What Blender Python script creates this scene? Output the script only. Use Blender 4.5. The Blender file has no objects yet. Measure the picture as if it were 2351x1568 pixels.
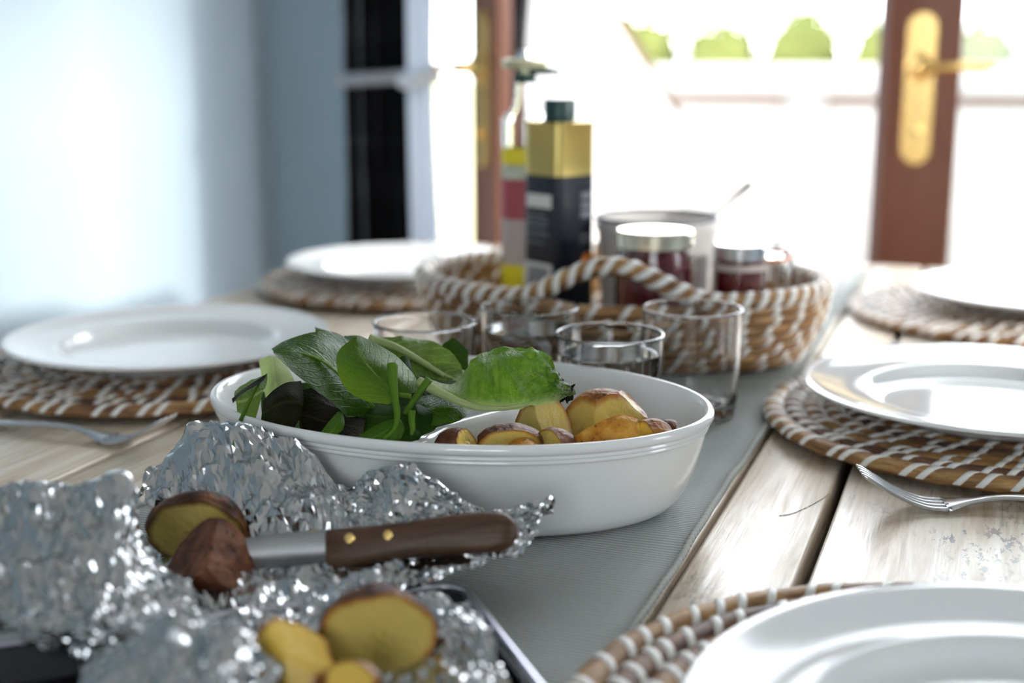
import bpy, bmesh, math, random
from mathutils import Vector, Matrix, noise, Quaternion
random.seed(7)
S = bpy.context.scene
COL = S.collection
R_ = math.radians

# ------------------------------------------------------------------ camera
F_PX, CX, CY = 3000.0, 1175.5, 784.0      # focal length and centre in pixels of the 2351 x 1568 frame
TABLE_Z = 0.75
CAM_H = 0.26                               # camera height above the table top
TILT = math.atan(640 / F_PX)
YAW = R_(20.26)
cam_d = bpy.data.cameras.new('camera')
cam = bpy.data.objects.new('camera', cam_d)
COL.objects.link(cam)
S.camera = cam
cam.location = (0, 0, TABLE_Z + CAM_H)
cam.rotation_euler = (math.pi / 2 - TILT, 0, YAW)
cam_d.sensor_fit = 'HORIZONTAL'
cam_d.sensor_width = 36
cam_d.lens = 36 * F_PX / 2351
cam_d.clip_start = 0.02
cam_d.clip_end = 200
cam_d.dof.use_dof = True
cam_d.dof.focus_distance = 0.735
cam_d.dof.aperture_fstop = 3.7
cam_d.dof.aperture_blades = 0

# ------------------------------------------------------------------ sky, exposure
SKY = 12.0
w = bpy.data.worlds.new('sky')
S.world = w
w.use_nodes = True
bg = w.node_tree.nodes['Background']
bg.inputs[0].default_value = (0.905, 0.94, 1.0, 1)
bg.inputs[1].default_value = SKY
S.view_settings.view_transform = 'Standard'
S.view_settings.look = 'None'
S.view_settings.exposure = -0.28
S.view_settings.gamma = 1.0
S.view_settings.use_curve_mapping = False
S.cycles.use_denoising = True
S.cycles.use_light_tree = False
S.cycles.use_adaptive_sampling = True
S.cycles.adaptive_threshold = 0.1
S.cycles.adaptive_min_samples = 12
S.cycles.max_bounces = 10
S.cycles.diffuse_bounces = 4
S.cycles.glossy_bounces = 4
S.cycles.transmission_bounces = 10
S.cycles.transparent_max_bounces = 10
S.cycles.caustics_refractive = True
S.cycles.sample_clamp_indirect = 8

# low sun from the right that reaches the far end of the room through the side window
sun_d = bpy.data.lights.new('sun', 'SUN'); sun_d.energy = 9.0; sun_d.angle = R_(5.5); sun_d.color = (1.0, 0.96, 0.93)
sun = bpy.data.objects.new('sun', sun_d); COL.objects.link(sun)
sun.location = (12, -2, 4)
sun.rotation_euler = Vector((-1.0, 0.18, -0.25)).to_track_quat('-Z', 'Y').to_euler()

def portal(name, loc, rot, sx, sy):
    l = bpy.data.lights.new(name, 'AREA')
    l.shape = 'RECTANGLE'; l.size = sx; l.size_y = sy
    l.cycles.is_portal = True
    o = bpy.data.objects.new(name, l); COL.objects.link(o)
    o.location = loc; o.rotation_euler = rot
    return o

# ------------------------------------------------------------------ geometry helpers
FWD = Vector((-math.sin(YAW) * math.cos(TILT), math.cos(YAW) * math.cos(TILT), -math.sin(TILT)))
RGT = Vector((math.cos(YAW), math.sin(YAW), 0))
UP = RGT.cross(FWD)
CAM = Vector((0, 0, TABLE_Z + CAM_H))
ZUP = Vector((0, 0, 1))
TOW = Vector((math.sin(YAW), -math.cos(YAW), 0))     # horizontal, towards the viewer's side of the table

def ray(u, v): return FWD + RGT * ((u - CX) / F_PX) - UP * ((v - CY) / F_PX)
def atd(u, v, z): return CAM + ray(u, v) * z           # point at a measured distance
def ath(u, v, h):                                     # point at height h above the table top
    d = ray(u, v)
    return CAM + d * ((TABLE_Z + h - CAM.z) / d.z)
def tp(x, y, h): return Vector((x, y, TABLE_Z + h))

def mesh(name, V, Fc, uv=None, smooth=True, attr=None):
    m = bpy.data.meshes.new(name)
    m.from_pydata([tuple(p) for p in V], [], Fc)
    if uv:
        l = m.uv_layers.new(name='UVMap')
        for p in m.polygons:
            for li in p.loop_indices:
                l.data[li].uv = uv[m.loops[li].vertex_index]
    if attr:
        for k, vals in attr.items():
            a = m.attributes.new(k, 'FLOAT', 'POINT')
            a.data.foreach_set('value', vals)
    if smooth:
        m.polygons.foreach_set('use_smooth', [True] * len(m.polygons))
    m.update()
    return m

def obj(name, me, mat=None, parent=None, loc=None, mw=None):
    if me is not None and mat is not None and not me.materials:
        me.materials.append(mat)
    o = bpy.data.objects.new(name, me)
    COL.objects.link(o)
    if mw is not None: o.matrix_basis = mw
    if loc is not None: o.location = loc
    if parent is not None: o.parent = parent
    return o

def tag(o, label, cat, group=None, kind=None):
    o['label'] = label
    if cat: o['category'] = cat
    if group: o['group'] = group
    if kind: o['kind'] = kind
    return o

def empty(name, loc=(0, 0, 0), rz=0.0):
    o = bpy.data.objects.new(name, None); COL.objects.link(o)
    o.location = loc; o.rotation_euler = (0, 0, rz); o.empty_display_size = 0.02
    return o

def struct(o, label=None):
    o['kind'] = 'structure'
    if label: o['label'] = label
    return o

def box_me(name, lo, hi, bev=0.0, seg=2):
    bm = bmesh.new()
    bmesh.ops.create_cube(bm, size=1)
    lo, hi = Vector(lo), Vector(hi)
    for v in bm.verts:
        v.co = Vector(((lo[i] + hi[i]) / 2 + v.co[i] * (hi[i] - lo[i])) for i in range(3))
    if bev > 0:
        bmesh.ops.bevel(bm, geom=bm.edges[:], offset=bev, segments=seg, affect='EDGES', profile=0.5)
    m = bpy.data.meshes.new(name); bm.to_mesh(m); bm.free()
    if bev > 0: m.polygons.foreach_set('use_smooth', [True] * len(m.polygons))
    return m

def grid_me(name, P, uvs=None, wrap_u=False, wrap_v=False, smooth=True, attr=None, tri=None):
    """P[i][j] points; i along, j across."""
    n, k = len(P), len(P[0])
    V = [p for r in P for p in r]
    Fc = []
    for i in range(n if wrap_u else n - 1):
        for j in range(k if wrap_v else k - 1):
            a, b = i * k + j, i * k + (j + 1) % k
            c, d = ((i + 1) % n) * k + (j + 1) % k, ((i + 1) % n) * k + j
            if tri is None: Fc.append((a, b, c, d))
            elif tri.random() < .5: Fc += [(a, b, c), (a, c, d)]
            else: Fc += [(a, b, d), (b, c, d)]
    return mesh(name, V, Fc, uvs, smooth, attr)

def lathe_me(name, prof, n=64, smooth=True):
    V, Fc = [], []
    k = len(prof)
    idx = []
    for r, z in prof:
        if r < 1e-6:
            idx.append([len(V)]); V.append((0, 0, z))
        else:
            idx.append(list(range(len(V), len(V) + n)))
            V += [(r * math.cos(2 * math.pi * i / n), r * math.sin(2 * math.pi * i / n), z) for i in range(n)]
    for a, b in zip(idx, idx[1:]):
        if len(a) == 1 and len(b) == 1: continue
        for i in range(n):
            j = (i + 1) % n
            if len(a) == 1: Fc.append((a[0], b[j], b[i]))
            elif len(b) == 1: Fc.append((a[i], a[j], b[0]))
            else: Fc.append((a[i], a[j], b[j], b[i]))
    m = mesh(name, V, Fc, None, smooth)
    if smooth: m.set_sharp_from_angle(angle=R_(38))
    return m

def cr(p0, p1, p2, p3, t):
    t2, t3 = t * t, t * t * t
    return [0.5 * (2 * b + (c - a) * t + (2 * a - 5 * b + 4 * c - d) * t2 + (3 * b - a - 3 * c + d) * t3)
            for a, b, c, d in zip(p0, p1, p2, p3)]

def spline(pts, n):
    m = len(pts)
    pts = [list(p) for p in pts]
    ext = [[2 * a - b for a, b in zip(pts[0], pts[1])]] + pts + [[2 * a - b for a, b in zip(pts[-1], pts[-2])]]
    out = []
    for i in range(n):
        s = i / (n - 1) * (m - 1)
        k = min(int(s), m - 2)
        q = cr(ext[k], ext[k + 1], ext[k + 2], ext[k + 3], s - k)
        out.append(Vector(q) if len(q) == 3 else q)
    return out

def tube_me(name, path, rad, n=10, closed=False, caps=True, flat=1.0, upv=None, smooth=True, uvscale=1.0):
    path = [Vector(p) for p in path]
    m = len(path)
    rads = rad if isinstance(rad, (list, tuple)) else [rad] * m
    P, UVs = [], []
    L = 0.0
    prev = None
    for i, p in enumerate(path):
        if closed: t = (path[(i + 1) % m] - path[i - 1])
        else: t = path[min(i + 1, m - 1)] - path[max(i - 1, 0)]
        t = t.normalized() if t.length > 1e-9 else Vector((1, 0, 0))
        if upv is not None: ref = Vector(upv)
        elif prev is None: ref = ZUP if abs(t.z) < 0.9 else Vector((1, 0, 0))
        else: ref = prev
        s = t.cross(ref).normalized()
        q = s.cross(t).normalized()
        prev = q
        if i: L += (path[i] - path[i - 1]).length
        row = []
        for j in range(n):
            a = 2 * math.pi * j / n
            row.append(p + s * (math.cos(a) * rads[i]) + q * (math.sin(a) * rads[i] * flat))
            UVs.append((L * uvscale, j / n))
        P.append(row)
    V = [p for r in P for p in r]
    Fc = []
    for i in range(m if closed else m - 1):
        for j in range(n):
            Fc.append((i * n + j, i * n + (j + 1) % n, ((i + 1) % m) * n + (j + 1) % n, ((i + 1) % m) * n + j))
    if caps and not closed:
        Fc.append(tuple(reversed(range(n))))
        Fc.append(tuple(range((m - 1) * n, m * n)))
    return mesh(name, V, Fc, UVs, smooth)

def frame_m(o, x, y, z):
    m = Matrix((x, y, z)).transposed().to_4x4()
    m.translation = o
    return m

# ------------------------------------------------------------------ materials
class NT:
    def __init__(s, name):
        s.m = bpy.data.materials.new(name); s.m.use_nodes = True
        s.t = s.m.node_tree; s.n = s.t.nodes; s.p = s.n['Principled BSDF']; s.out = s.n['Material Output']
    def add(s, typ, **kw):
        n = s.n.new(typ)
        for k, v in kw.items():
            if k.startswith('in_'):
                key = k[3:]
                n.inputs[int(key) if key.isdigit() else key.replace('_', ' ')].default_value = v
            else: setattr(n, k, v)
        return n
    def link(s, a, b): s.t.links.new(a, b)
    def ramp(s, fac, stops, interp='LINEAR'):
        r = s.add('ShaderNodeValToRGB'); e = r.color_ramp.elements
        r.color_ramp.interpolation = interp
        while len(e) < len(stops): e.new(0.5)
        for x, (p, c) in zip(e, stops):
            x.position = p; x.color = (*c, 1) if len(c) == 3 else c
        s.link(fac, r.inputs[0]); return r.outputs[0]
    def coords(s, out='Object', scale=(1, 1, 1)):
        c = s.add('ShaderNodeTexCoord'); mp = s.add('ShaderNodeMapping')
        mp.inputs['Scale'].default_value = scale
        s.link(c.outputs[out], mp.inputs[0]); return mp.outputs[0]
    def noise(s, co, scale, detail=4, rough=0.6, dist=0.0):
        n = s.add('ShaderNodeTexNoise'); n.inputs['Scale'].default_value = scale
        n.inputs['Detail'].default_value = detail; n.inputs['Roughness'].default_value = rough
        n.inputs['Distortion'].default_value = dist
        s.link(co, n.inputs['Vector']); return n.outputs['Fac']
    def vor(s, co, scale, feat='F1', out='Distance'):
        n = s.add('ShaderNodeTexVoronoi'); n.feature = feat; n.inputs['Scale'].default_value = scale
        s.link(co, n.inputs['Vector']); return n.outputs[out]
    def mix(s, fac, a, b, typ='MIX'):
        m = s.add('ShaderNodeMix', data_type='RGBA', blend_type=typ)
        for v, i in ((fac, 0), (a, 6), (b, 7)):
            if hasattr(v, 'is_linked') or hasattr(v, 'links'): s.link(v, m.inputs[i])
            else: m.inputs[i].default_value = v if i == 0 else ((*v, 1) if len(v) == 3 else v)
        return m.outputs[2]
    def math(s, op, a, b=None):
        m = s.add('ShaderNodeMath', operation=op)
        for v, i in ((a, 0), (b, 1)):
            if v is None: continue
            if hasattr(v, 'links'): s.link(v, m.inputs[i])
            else: m.inputs[i].default_value = v
        return m.outputs[0]
    def bump(s, h, strength=0.3, dist=0.001):
        b = s.add('ShaderNodeBump'); b.inputs['Strength'].default_value = strength; b.inputs['Distance'].default_value = dist
        s.link(h, b.inputs['Height']); s.link(b.outputs[0], s.p.inputs['Normal']); return b
    def set(s, **kw):
        for k, v in kw.items():
            i = s.p.inputs[k.replace('_', ' ')]
            if hasattr(v, 'links'): s.link(v, i)
            else: i.default_value = (*v, 1) if isinstance(v, tuple) and len(v) == 3 else v
        return s

def plain(name, col, rough=0.5, metal=0.0, coat=0.0, spec=0.5):
    t = NT(name); t.set(Base_Color=col, Roughness=rough, Metallic=metal, Coat_Weight=coat, Specular_IOR_Level=spec)
    co = t.coords('Object')
    f = t.noise(co, 60, 3)
    t.link(t.mix(t.math('MULTIPLY', f, 0.10), col, tuple(c * 0.8 for c in col)), t.p.inputs['Base Color'])
    return t.m

def m_wall(name, col, rough, coat=0.0):
    t = NT(name); co = t.coords('Object')
    if coat: t.set(Coat_Weight=coat, Coat_Roughness=0.27, Coat_IOR=1.6)
    t.set(Roughness=rough, Base_Color=t.mix(t.noise(co, 3, 3), col, tuple(c * 0.95 for c in col)))
    t.bump(t.noise(co, 260, 3), 0.05, 0.001); return t.m

def m_planks():
    t = NT('whitewashed_wood'); co = t.coords('Object', (14, 1.0, 14))
    g1 = t.noise(co, 7, 6, 0.62, 0.5); g2 = t.noise(t.coords('Object', (60, 1.6, 60)), 6, 4, 0.65)
    bl = t.noise(t.coords('Object', (1, 0.5, 1)), 7, 4, 0.6)
    base = t.ramp(g1, [(0.26, (0.34, 0.23, 0.13)), (0.42, (0.58, 0.46, 0.32)), (0.60, (0.75, 0.67, 0.565))])
    c = t.mix(t.ramp(g2, [(0.30, (1, 1, 1)), (0.42, (0, 0, 0))]), base, (0.36, 0.27, 0.19))
    # rubbed patches where the wash is worn to the dark wood
    fine = t.noise(t.coords('Object', (1, 0.35, 1)), 210, 3, 0.7)
    m = t.math('MULTIPLY', t.ramp(bl, [(0.56, (0, 0, 0)), (0.64, (1, 1, 1))]), t.ramp(fine, [(0.53, (0, 0, 0)), (0.60, (1, 1, 1))]))
    c = t.mix(m, c, (0.05, 0.04, 0.035))
    t.set(Base_Color=c, Roughness=t.ramp(g1, [(0.3, (0.42,) * 3), (0.7, (0.24,) * 3)]), Specular_IOR_Level=0.6)
    h = t.math('ADD', g1, t.math('MULTIPLY', g2, 0.6))
    t.bump(h, 0.22, 0.0015); return t.m

def m_cloth():
    t = NT('ribbed_cotton'); co = t.coords('Object')
    wv = t.add('ShaderNodeTexWave', wave_type='BANDS', bands_direction='Y')
    wv.inputs['Scale'].default_value = 95; wv.inputs['Distortion'].default_value = 1.2; wv.inputs['Detail'].default_value = 2; wv.inputs['Detail Scale'].default_value = 3
    t.link(co, wv.inputs['Vector'])
    wx = t.noise(t.coords('Object', (1, 0.2, 1)), 900, 2)
    c = t.ramp(wv.outputs['Fac'], [(0.0, (0.27, 0.29, 0.27)), (1.0, (0.47, 0.485, 0.45))])
    c = t.mix(t.math('MULTIPLY', wx, 0.35), c, (0.25, 0.275, 0.275))
    t.set(Base_Color=c, Roughness=0.85, Specular_IOR_Level=0.25, Sheen_Weight=0.15)
    t.bump(t.math('ADD', wv.outputs['Fac'], wx), 0.5, 0.0006); return t.m

def m_china(name='white_china', col=(0.83, 0.83, 0.82)):
    t = NT(name); co = t.coords('Object')
    t.set(Base_Color=t.mix(t.math('MULTIPLY', t.noise(co, 30, 2), 0.12), col, tuple(c * .93 for c in col)), Roughness=0.09, Specular_IOR_Level=0.6)
    t.bump(t.noise(co, 25, 2), 0.02, 0.001); return t.m

def m_grass(name, a, b, d, sx=30):
    t = NT(name); co = t.coords('UV', (sx, 1, 1))
    n = t.noise(t.coords('UV', (sx, 5, 1)), 1.2, 5, 0.7, 0.4)
    n2 = t.noise(t.coords('UV', (sx * 0.35, 1.5, 1)), 1.3, 3)
    c = t.ramp(n, [(0.32, d), (0.5, a), (0.68, b)])
    c = t.mix(t.ramp(n2, [(0.45, (0, 0, 0)), (0.65, (1, 1, 1))]), c, d)
    t.set(Base_Color=c, Roughness=0.55, Specular_IOR_Level=0.4)
    t.bump(n, 0.5, 0.0012); return t.m

def m_foil():
    t = NT('crumpled_foil'); co = t.coords('Object')
    v1 = t.vor(co, 120); v2 = t.vor(co, 300)
    h = t.math('ADD', v1, t.math('MULTIPLY', v2, 0.45))
    t.set(Base_Color=(0.52, 0.525, 0.53), Metallic=1.0, Roughness=0.18)
    t.bump(h, 0.12, 0.0012); return t.m

def m_leaf(name, top, vein, dark, trans=0.4, rough=0.32, vs=9.0, spec=0.14):
    t = NT(name)
    uv = t.add('ShaderNodeTexCoord').outputs['UV']
    sp = t.add('ShaderNodeSeparateXYZ'); t.link(uv, sp.inputs[0])
    au = t.math('ABSOLUTE', t.math('SUBTRACT', sp.outputs[0], 0.5))
    nz = t.noise(t.coords('UV'), 5, 4)
    ph = t.math('ADD', t.math('SUBTRACT', t.math('MULTIPLY', sp.outputs[1], vs), t.math('MULTIPLY', au, vs * 0.9)), t.math('MULTIPLY', nz, 1.1))
    fr = t.math('ABSOLUTE', t.math('SUBTRACT', t.math('FRACT', ph), 0.5))
    side = t.ramp(fr, [(0.0, (1, 1, 1)), (0.09, (0, 0, 0))])
    mid = t.ramp(au, [(0.0, (1, 1, 1)), (0.045, (0, 0, 0))])
    cells = t.noise(t.coords('UV'), 22, 5, 0.65)
    c = t.mix(t.ramp(cells, [(0.3, (1, 1, 1)), (0.7, (0, 0, 0))]), top, dark)
    c = t.mix(t.math('MULTIPLY', side, 0.45), c, vein)
    c = t.mix(t.math('MULTIPLY', mid, 0.8), c, vein)
    t.set(Base_Color=c, Roughness=rough, Specular_IOR_Level=spec)
    h = t.math('SUBTRACT', cells, t.math('MULTIPLY', side, 0.55))
    b = t.bump(h, 0.45, 0.0016)
    tr = t.add('ShaderNodeBsdfTranslucent')
    t.link(t.mix(0.55, c, (0.30, 0.50, 0.03)), tr.inputs[0])
    t.link(b.outputs[0], tr.inputs['Normal'])
    ms = t.add('ShaderNodeMixShader'); ms.inputs[0].default_value = trans
    t.link(t.p.outputs[0], ms.inputs[1]); t.link(tr.outputs[0], ms.inputs[2]); t.link(ms.outputs[0], t.out.inputs[0])
    return t.m

def m_skin(name, a, b, d):
    t = NT(name); co = t.coords('Object')
    n = t.noise(co, 70, 5, 0.65); n2 = t.noise(co, 260, 3)
    c = t.ramp(n, [(0.30, d), (0.46, a), (0.68, b)])
    v = t.vor(co, 170)
    c = t.mix(t.ramp(v, [(0.10, (1, 1, 1)), (0.22, (0, 0, 0))]), c, tuple(x * 0.35 for x in d))
    t.set(Base_Color=c, Roughness=0.5, Specular_IOR_Level=0.2)
    t.bump(t.math('ADD', n, t.math('MULTIPLY', n2, 0.4)), 0.6, 0.003); return t.m

def m_flesh(name, pale, gold, crust=(0.30, 0.10, 0.015)):
    t = NT(name); co = t.coords('Object')
    n = t.noise(co, 60, 4); n2 = t.noise(co, 420, 3)
    at_ = t.add('ShaderNodeAttribute', attribute_name='edge').outputs['Fac']
    e = t.math('ADD', at_, t.math('MULTIPLY', t.math('SUBTRACT', n, 0.5), 0.16))
    c = t.mix(n, pale, gold)
    br = t.ramp(e, [(0.0, (1, 1, 1)), (0.05, (0.75, 0.75, 0.75)), (0.16, (0, 0, 0))])
    c = t.mix(br, c, crust)
    t.set(Base_Color=c, Roughness=0.36, Specular_IOR_Level=0.5, Subsurface_Weight=0.12, Subsurface_Scale=0.004)
    t.p.inputs['Subsurface Radius'].default_value = (1, 0.7, 0.3)
    t.bump(t.math('ADD', n2, n), 0.35, 0.0012); return t.m

def m_wood(name, a, b, axis_scale, rough=0.5):
    t = NT(name); co = t.coords('Object', axis_scale)
    n = t.noise(co, 6, 6, 0.65, 0.6)
    t.set(Base_Color=t.ramp(n, [(0.3, a), (0.7, b)]), Roughness=rough, Specular_IOR_Level=0.4)
    t.bump(n, 0.25, 0.001); return t.m

def m_glass(name, col=(1, 1, 1), ior=1.46, rough=0.0):
    t = NT(name); t.set(Base_Color=col, Roughness=rough, IOR=ior, Transmission_Weight=1.0)
    t.p.inputs['Base Color'].default_value = (*col, 1); return t.m

def m_pane():
    t = NT('window_glass')
    tr = t.add('ShaderNodeBsdfTransparent'); tr.inputs[0].default_value = (0.95, 0.97, 0.97, 1)
    gl = t.add('ShaderNodeBsdfGlossy'); gl.inputs['Roughness'].default_value = 0.01
    lw = t.add('ShaderNodeLayerWeight'); lw.inputs[0].default_value = 0.5
    fac = t.math('ADD', 0.035, t.math('MULTIPLY', t.math('POWER', lw.outputs['Facing'], 4.0), 0.5))
    ms = t.add('ShaderNodeMixShader')
    t.link(fac, ms.inputs[0]); t.link(tr.outputs[0], ms.inputs[1]); t.link(gl.outputs[0], ms.inputs[2]); t.link(ms.outputs[0], t.out.inputs[0])
    return t.m

def m_plaid():
    t = NT('plaid_curtain'); uv = t.add('ShaderNodeTexCoord').outputs['UV']
    sp = t.add('ShaderNodeSeparateXYZ'); t.link(uv, sp.inputs[0])
    def stripes(x, s, ph):
        f = t.math('FRACT', t.math('ADD', t.math('MULTIPLY', x, s), ph))
        return t.ramp(f, [(0.0, (0.0,) * 3), (0.44, (0.0,) * 3), (0.50, (0.55,) * 3), (0.62, (0.5,) * 3), (0.67, (0.1,) * 3), (0.80, (0.1,) * 3), (0.84, (1.0,) * 3), (0.88, (0.05,) * 3)])
    s = t.math('ADD', stripes(sp.outputs[0], 3.2, 0.15), t.math('MULTIPLY', stripes(sp.outputs[1], 4.0, 0.3), 0.22))
    c = t.ramp(s, [(0.0, (0.006, 0.006, 0.007)), (0.25, (0.012, 0.012, 0.014)), (0.5, (0.22, 0.22, 0.24)), (1.0, (0.50, 0.51, 0.54))])
    t.set(Base_Color=c, Roughness=0.9, Specular_IOR_Level=0.1)
    return t.m

def m_sheer():
    t = NT('white_voile'); co = t.coords('Object')
    t.set(Base_Color=(0.85, 0.87, 0.9), Roughness=0.9, Specular_IOR_Level=0.1)
    t.bump(t.noise(co, 300, 2), 0.1, 0.001)
    tr = t.add('ShaderNodeBsdfTranslucent'); tr.inputs[0].default_value = (0.8, 0.84, 0.9, 1)
    ms = t.add('ShaderNodeMixShader'); ms.inputs[0].default_value = 0.45
    t.link(t.p.outputs[0], ms.inputs[1]); t.link(tr.outputs[0], ms.inputs[2]); t.link(ms.outputs[0], t.out.inputs[0])
    return t.m

def m_jam():
    t = NT('dark_red_jam'); co = t.coords('Object')
    n = t.noise(co, 60, 4)
    t.set(Base_Color=t.ramp(n, [(0.3, (0.10, 0.004, 0.010)), (0.7, (0.20, 0.012, 0.022))]), Roughness=0.25, Specular_IOR_Level=0.5)
    return t.m

M = {}
M['wall_blue'] = m_wall('pale_blue_satin_paint', (0.365, 0.455, 0.515), 0.6, 0.5)
M['wall_back'] = m_wall('pale_blue_matt_paint', (0.34, 0.455, 0.525), 0.7)
M['ceil'] = m_wall('white_ceiling_paint', (0.82, 0.82, 0.80), 0.8)
M['floor'] = m_wood('oak_floor', (0.34, 0.23, 0.14), (0.52, 0.38, 0.25), (8, 0.8, 8), 0.45)
M['plank'] = m_planks()
M['groove'] = m_wood('brown_groove_wood', (0.022, 0.014, 0.009), (0.06, 0.038, 0.024), (40, 2, 40), 0.8)
M['cloth'] = m_cloth()
M['hem'] = plain('cotton_hem', (0.47, 0.47, 0.44), 0.9, spec=0.2)
M['china'] = m_china()
M['dish'] = m_china('white_stoneware', (0.84, 0.835, 0.82))
M['sea'] = m_grass('seagrass_tan', (0.38, 0.20, 0.070), (0.56, 0.35, 0.145), (0.15, 0.065, 0.030))
M['sea_dark'] = m_grass('seagrass_brown', (0.16, 0.075, 0.042), (0.34, 0.19, 0.085), (0.065, 0.028, 0.024))
M['wrap'] = plain('white_paper_wrap', (0.80, 0.78, 0.73), 0.45)
M['foil'] = m_foil()
M['steel'] = plain('brushed_steel', (0.62, 0.62, 0.63), 0.22, 1.0)
M['knife'] = plain('worn_blade_steel', (0.55, 0.55, 0.56), 0.55, 1.0)
M['dull'] = plain('darkened_steel', (0.16, 0.15, 0.13), 0.5, 1.0)  # steel darkened in colour, as if reflecting the dark side of the room
M['brass'] = plain('polished_brass', (0.85, 0.58, 0.22), 0.25, 1.0)
M['tray'] = plain('black_enamel', (0.012, 0.012, 0.014), 0.25)
M['traywire'] = plain('bright_tray_edge', (0.62, 0.62, 0.70), 0.28, 1.0)
M['walnut'] = m_wood('walnut_handle', (0.035, 0.016, 0.008), (0.12, 0.06, 0.032), (4, 60, 60), 0.42)
M['doorwood'] = m_wood('red_brown_door_wood', (0.22, 0.085, 0.050), (0.30, 0.125, 0.078), (30, 30, 1.2), 0.4)
M['doorseal'] = plain('grey_door_seal', (0.30, 0.22, 0.22), 0.5)
M['pane'] = m_pane()
M['glass'] = m_glass('clear_glass')
M['water'] = m_glass('water', (0.98, 0.995, 1.0), 1.33)
M['plaid'] = m_plaid()
M['sheer'] = m_sheer()
M['jam'] = m_jam()
M['gold'] = plain('gold_tin', (0.66, 0.50, 0.17), 0.33, 1.0)
M['tinblack'] = plain('black_printed_tin', (0.014, 0.017, 0.026), 0.35)
M['capgreen'] = plain('dark_green_cap', (0.008, 0.045, 0.04), 0.4)
M['print'] = plain('white_print', (0.68, 0.66, 0.62), 0.6)
M['printgrey'] = plain('grey_print', (0.16, 0.17, 0.19), 0.6)
M['orange'] = plain('orange_print', (0.75, 0.20, 0.02), 0.5)
M['yellow'] = plain('yellow_label', (0.85, 0.70, 0.02), 0.5)
M['redlab'] = plain('dusty_red_label', (0.40, 0.07, 0.09), 0.55)
M['pinklab'] = plain('pale_pink_label', (0.48, 0.40, 0.36), 0.6)
M['enamel'] = m_china('grey_white_enamel', (0.60, 0.57, 0.55))
M['enamelrim'] = plain('dark_enamel_rim', (0.10, 0.10, 0.12), 0.3)
M['lid'] = plain('pale_gold_lid', (0.80, 0.74, 0.60), 0.22, 1.0)
M['silver'] = plain('silver_lid', (0.80, 0.80, 0.82), 0.2, 1.0)
M['render'] = m_wall('sand_render', (0.34, 0.325, 0.305), 0.9)
M['coping'] = m_wall('brown_coping', (0.095, 0.055, 0.032), 0.9)
M['paving'] = m_wall('paving', (0.34, 0.33, 0.31), 0.9)
M['hedge'] = m_leaf('hedge_leaves', (0.105, 0.120, 0.030), (0.14, 0.15, 0.045), (0.06, 0.075, 0.018), 0.1, 0.8)
M['tree'] = m_leaf('tree_leaves', (0.060, 0.115, 0.035), (0.08, 0.14, 0.05), (0.04, 0.08, 0.022), 0.1, 0.8)
M['soil'] = m_wall('dry_grass', (0.45, 0.42, 0.22), 0.95)

SPIN = m_leaf('spinach_green', (0.026, 0.100, 0.003), (0.085, 0.20, 0.014), (0.009, 0.046, 0.002), 0.30, 0.24, spec=0.22)
SPIN_L = m_leaf('spinach_underside', (0.080, 0.165, 0.016), (0.16, 0.27, 0.05), (0.040, 0.108, 0.007), 0.30, 0.36)
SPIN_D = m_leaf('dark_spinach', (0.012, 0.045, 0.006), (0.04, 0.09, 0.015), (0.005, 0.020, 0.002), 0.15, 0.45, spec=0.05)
ROM = m_leaf('romaine_green', (0.190, 0.270, 0.060), (0.55, 0.58, 0.28), (0.045, 0.110, 0.014), 0.35, 0.3, spec=0.3)
LET = m_leaf('pale_lettuce', (0.20, 0.38, 0.028), (0.48, 0.58, 0.20), (0.085, 0.235, 0.012), 0.50, 0.30, 7)
def m_lettuce():
    t = NT('frilly_lettuce')
    uv = t.add('ShaderNodeTexCoord').outputs['UV']
    sp = t.add('ShaderNodeSeparateXYZ'); t.link(uv, sp.inputs[0])
    streak = t.noise(t.coords('UV', (0.9, 13, 1)), 1.6, 4, 0.6, 0.5)
    cells = t.math('ADD', t.math('MULTIPLY', t.noise(t.coords('UV', (2.2, 4, 1)), 3.2, 5, 0.6, 0.6), 0.45), t.math('MULTIPLY', streak, 0.55))
    fine = t.noise(t.coords('UV', (2, 4, 1)), 14, 4, 0.6, 0.8)
    c = t.ramp(cells, [(0.30, (0.045, 0.17, 0.008)), (0.5, (0.12, 0.29, 0.018)), (0.68, (0.27, 0.43, 0.06))])
    # pale fleshy rib along the lower margin and the base of the leaf
    pale = t.math('MAXIMUM', t.ramp(t.math('ADD', sp.outputs[0], t.math('MULTIPLY', fine, 0.25)), [(0.18, (1, 1, 1)), (0.42, (0, 0, 0))]), t.ramp(t.math('ADD', sp.outputs[1], t.math('MULTIPLY', fine, 0.25)), [(0.18, (1, 1, 1)), (0.48, (0, 0, 0))]))
    c = t.mix(t.math('MULTIPLY', pale, 0.85), c, (0.52, 0.60, 0.27))
    tipb = t.ramp(t.math('ADD', sp.outputs[1], t.math('MULTIPLY', t.math('SUBTRACT', fine, 0.5), 0.5)), [(0.93, (0, 0, 0)), (1.0, (1, 1, 1))])
    c = t.mix(tipb, c, (0.05, 0.045, 0.015))
    t.set(Base_Color=c, Roughness=0.34, Specular_IOR_Level=0.3)
    b = t.bump(t.math('ADD', cells, t.math('MULTIPLY', fine, 0.5)), 0.8, 0.003)
    tr = t.add('ShaderNodeBsdfTranslucent'); t.link(t.mix(0.4, c, (0.36, 0.56, 0.03)), tr.inputs[0]); t.link(b.outputs[0], tr.inputs['Normal'])
    ms = t.add('ShaderNodeMixShader'); ms.inputs[0].default_value = 0.42
    t.link(t.p.outputs[0], ms.inputs[1]); t.link(tr.outputs[0], ms.inputs[2]); t.link(ms.outputs[0], t.out.inputs[0])
    return t.m
LETF = m_lettuce()
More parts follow.
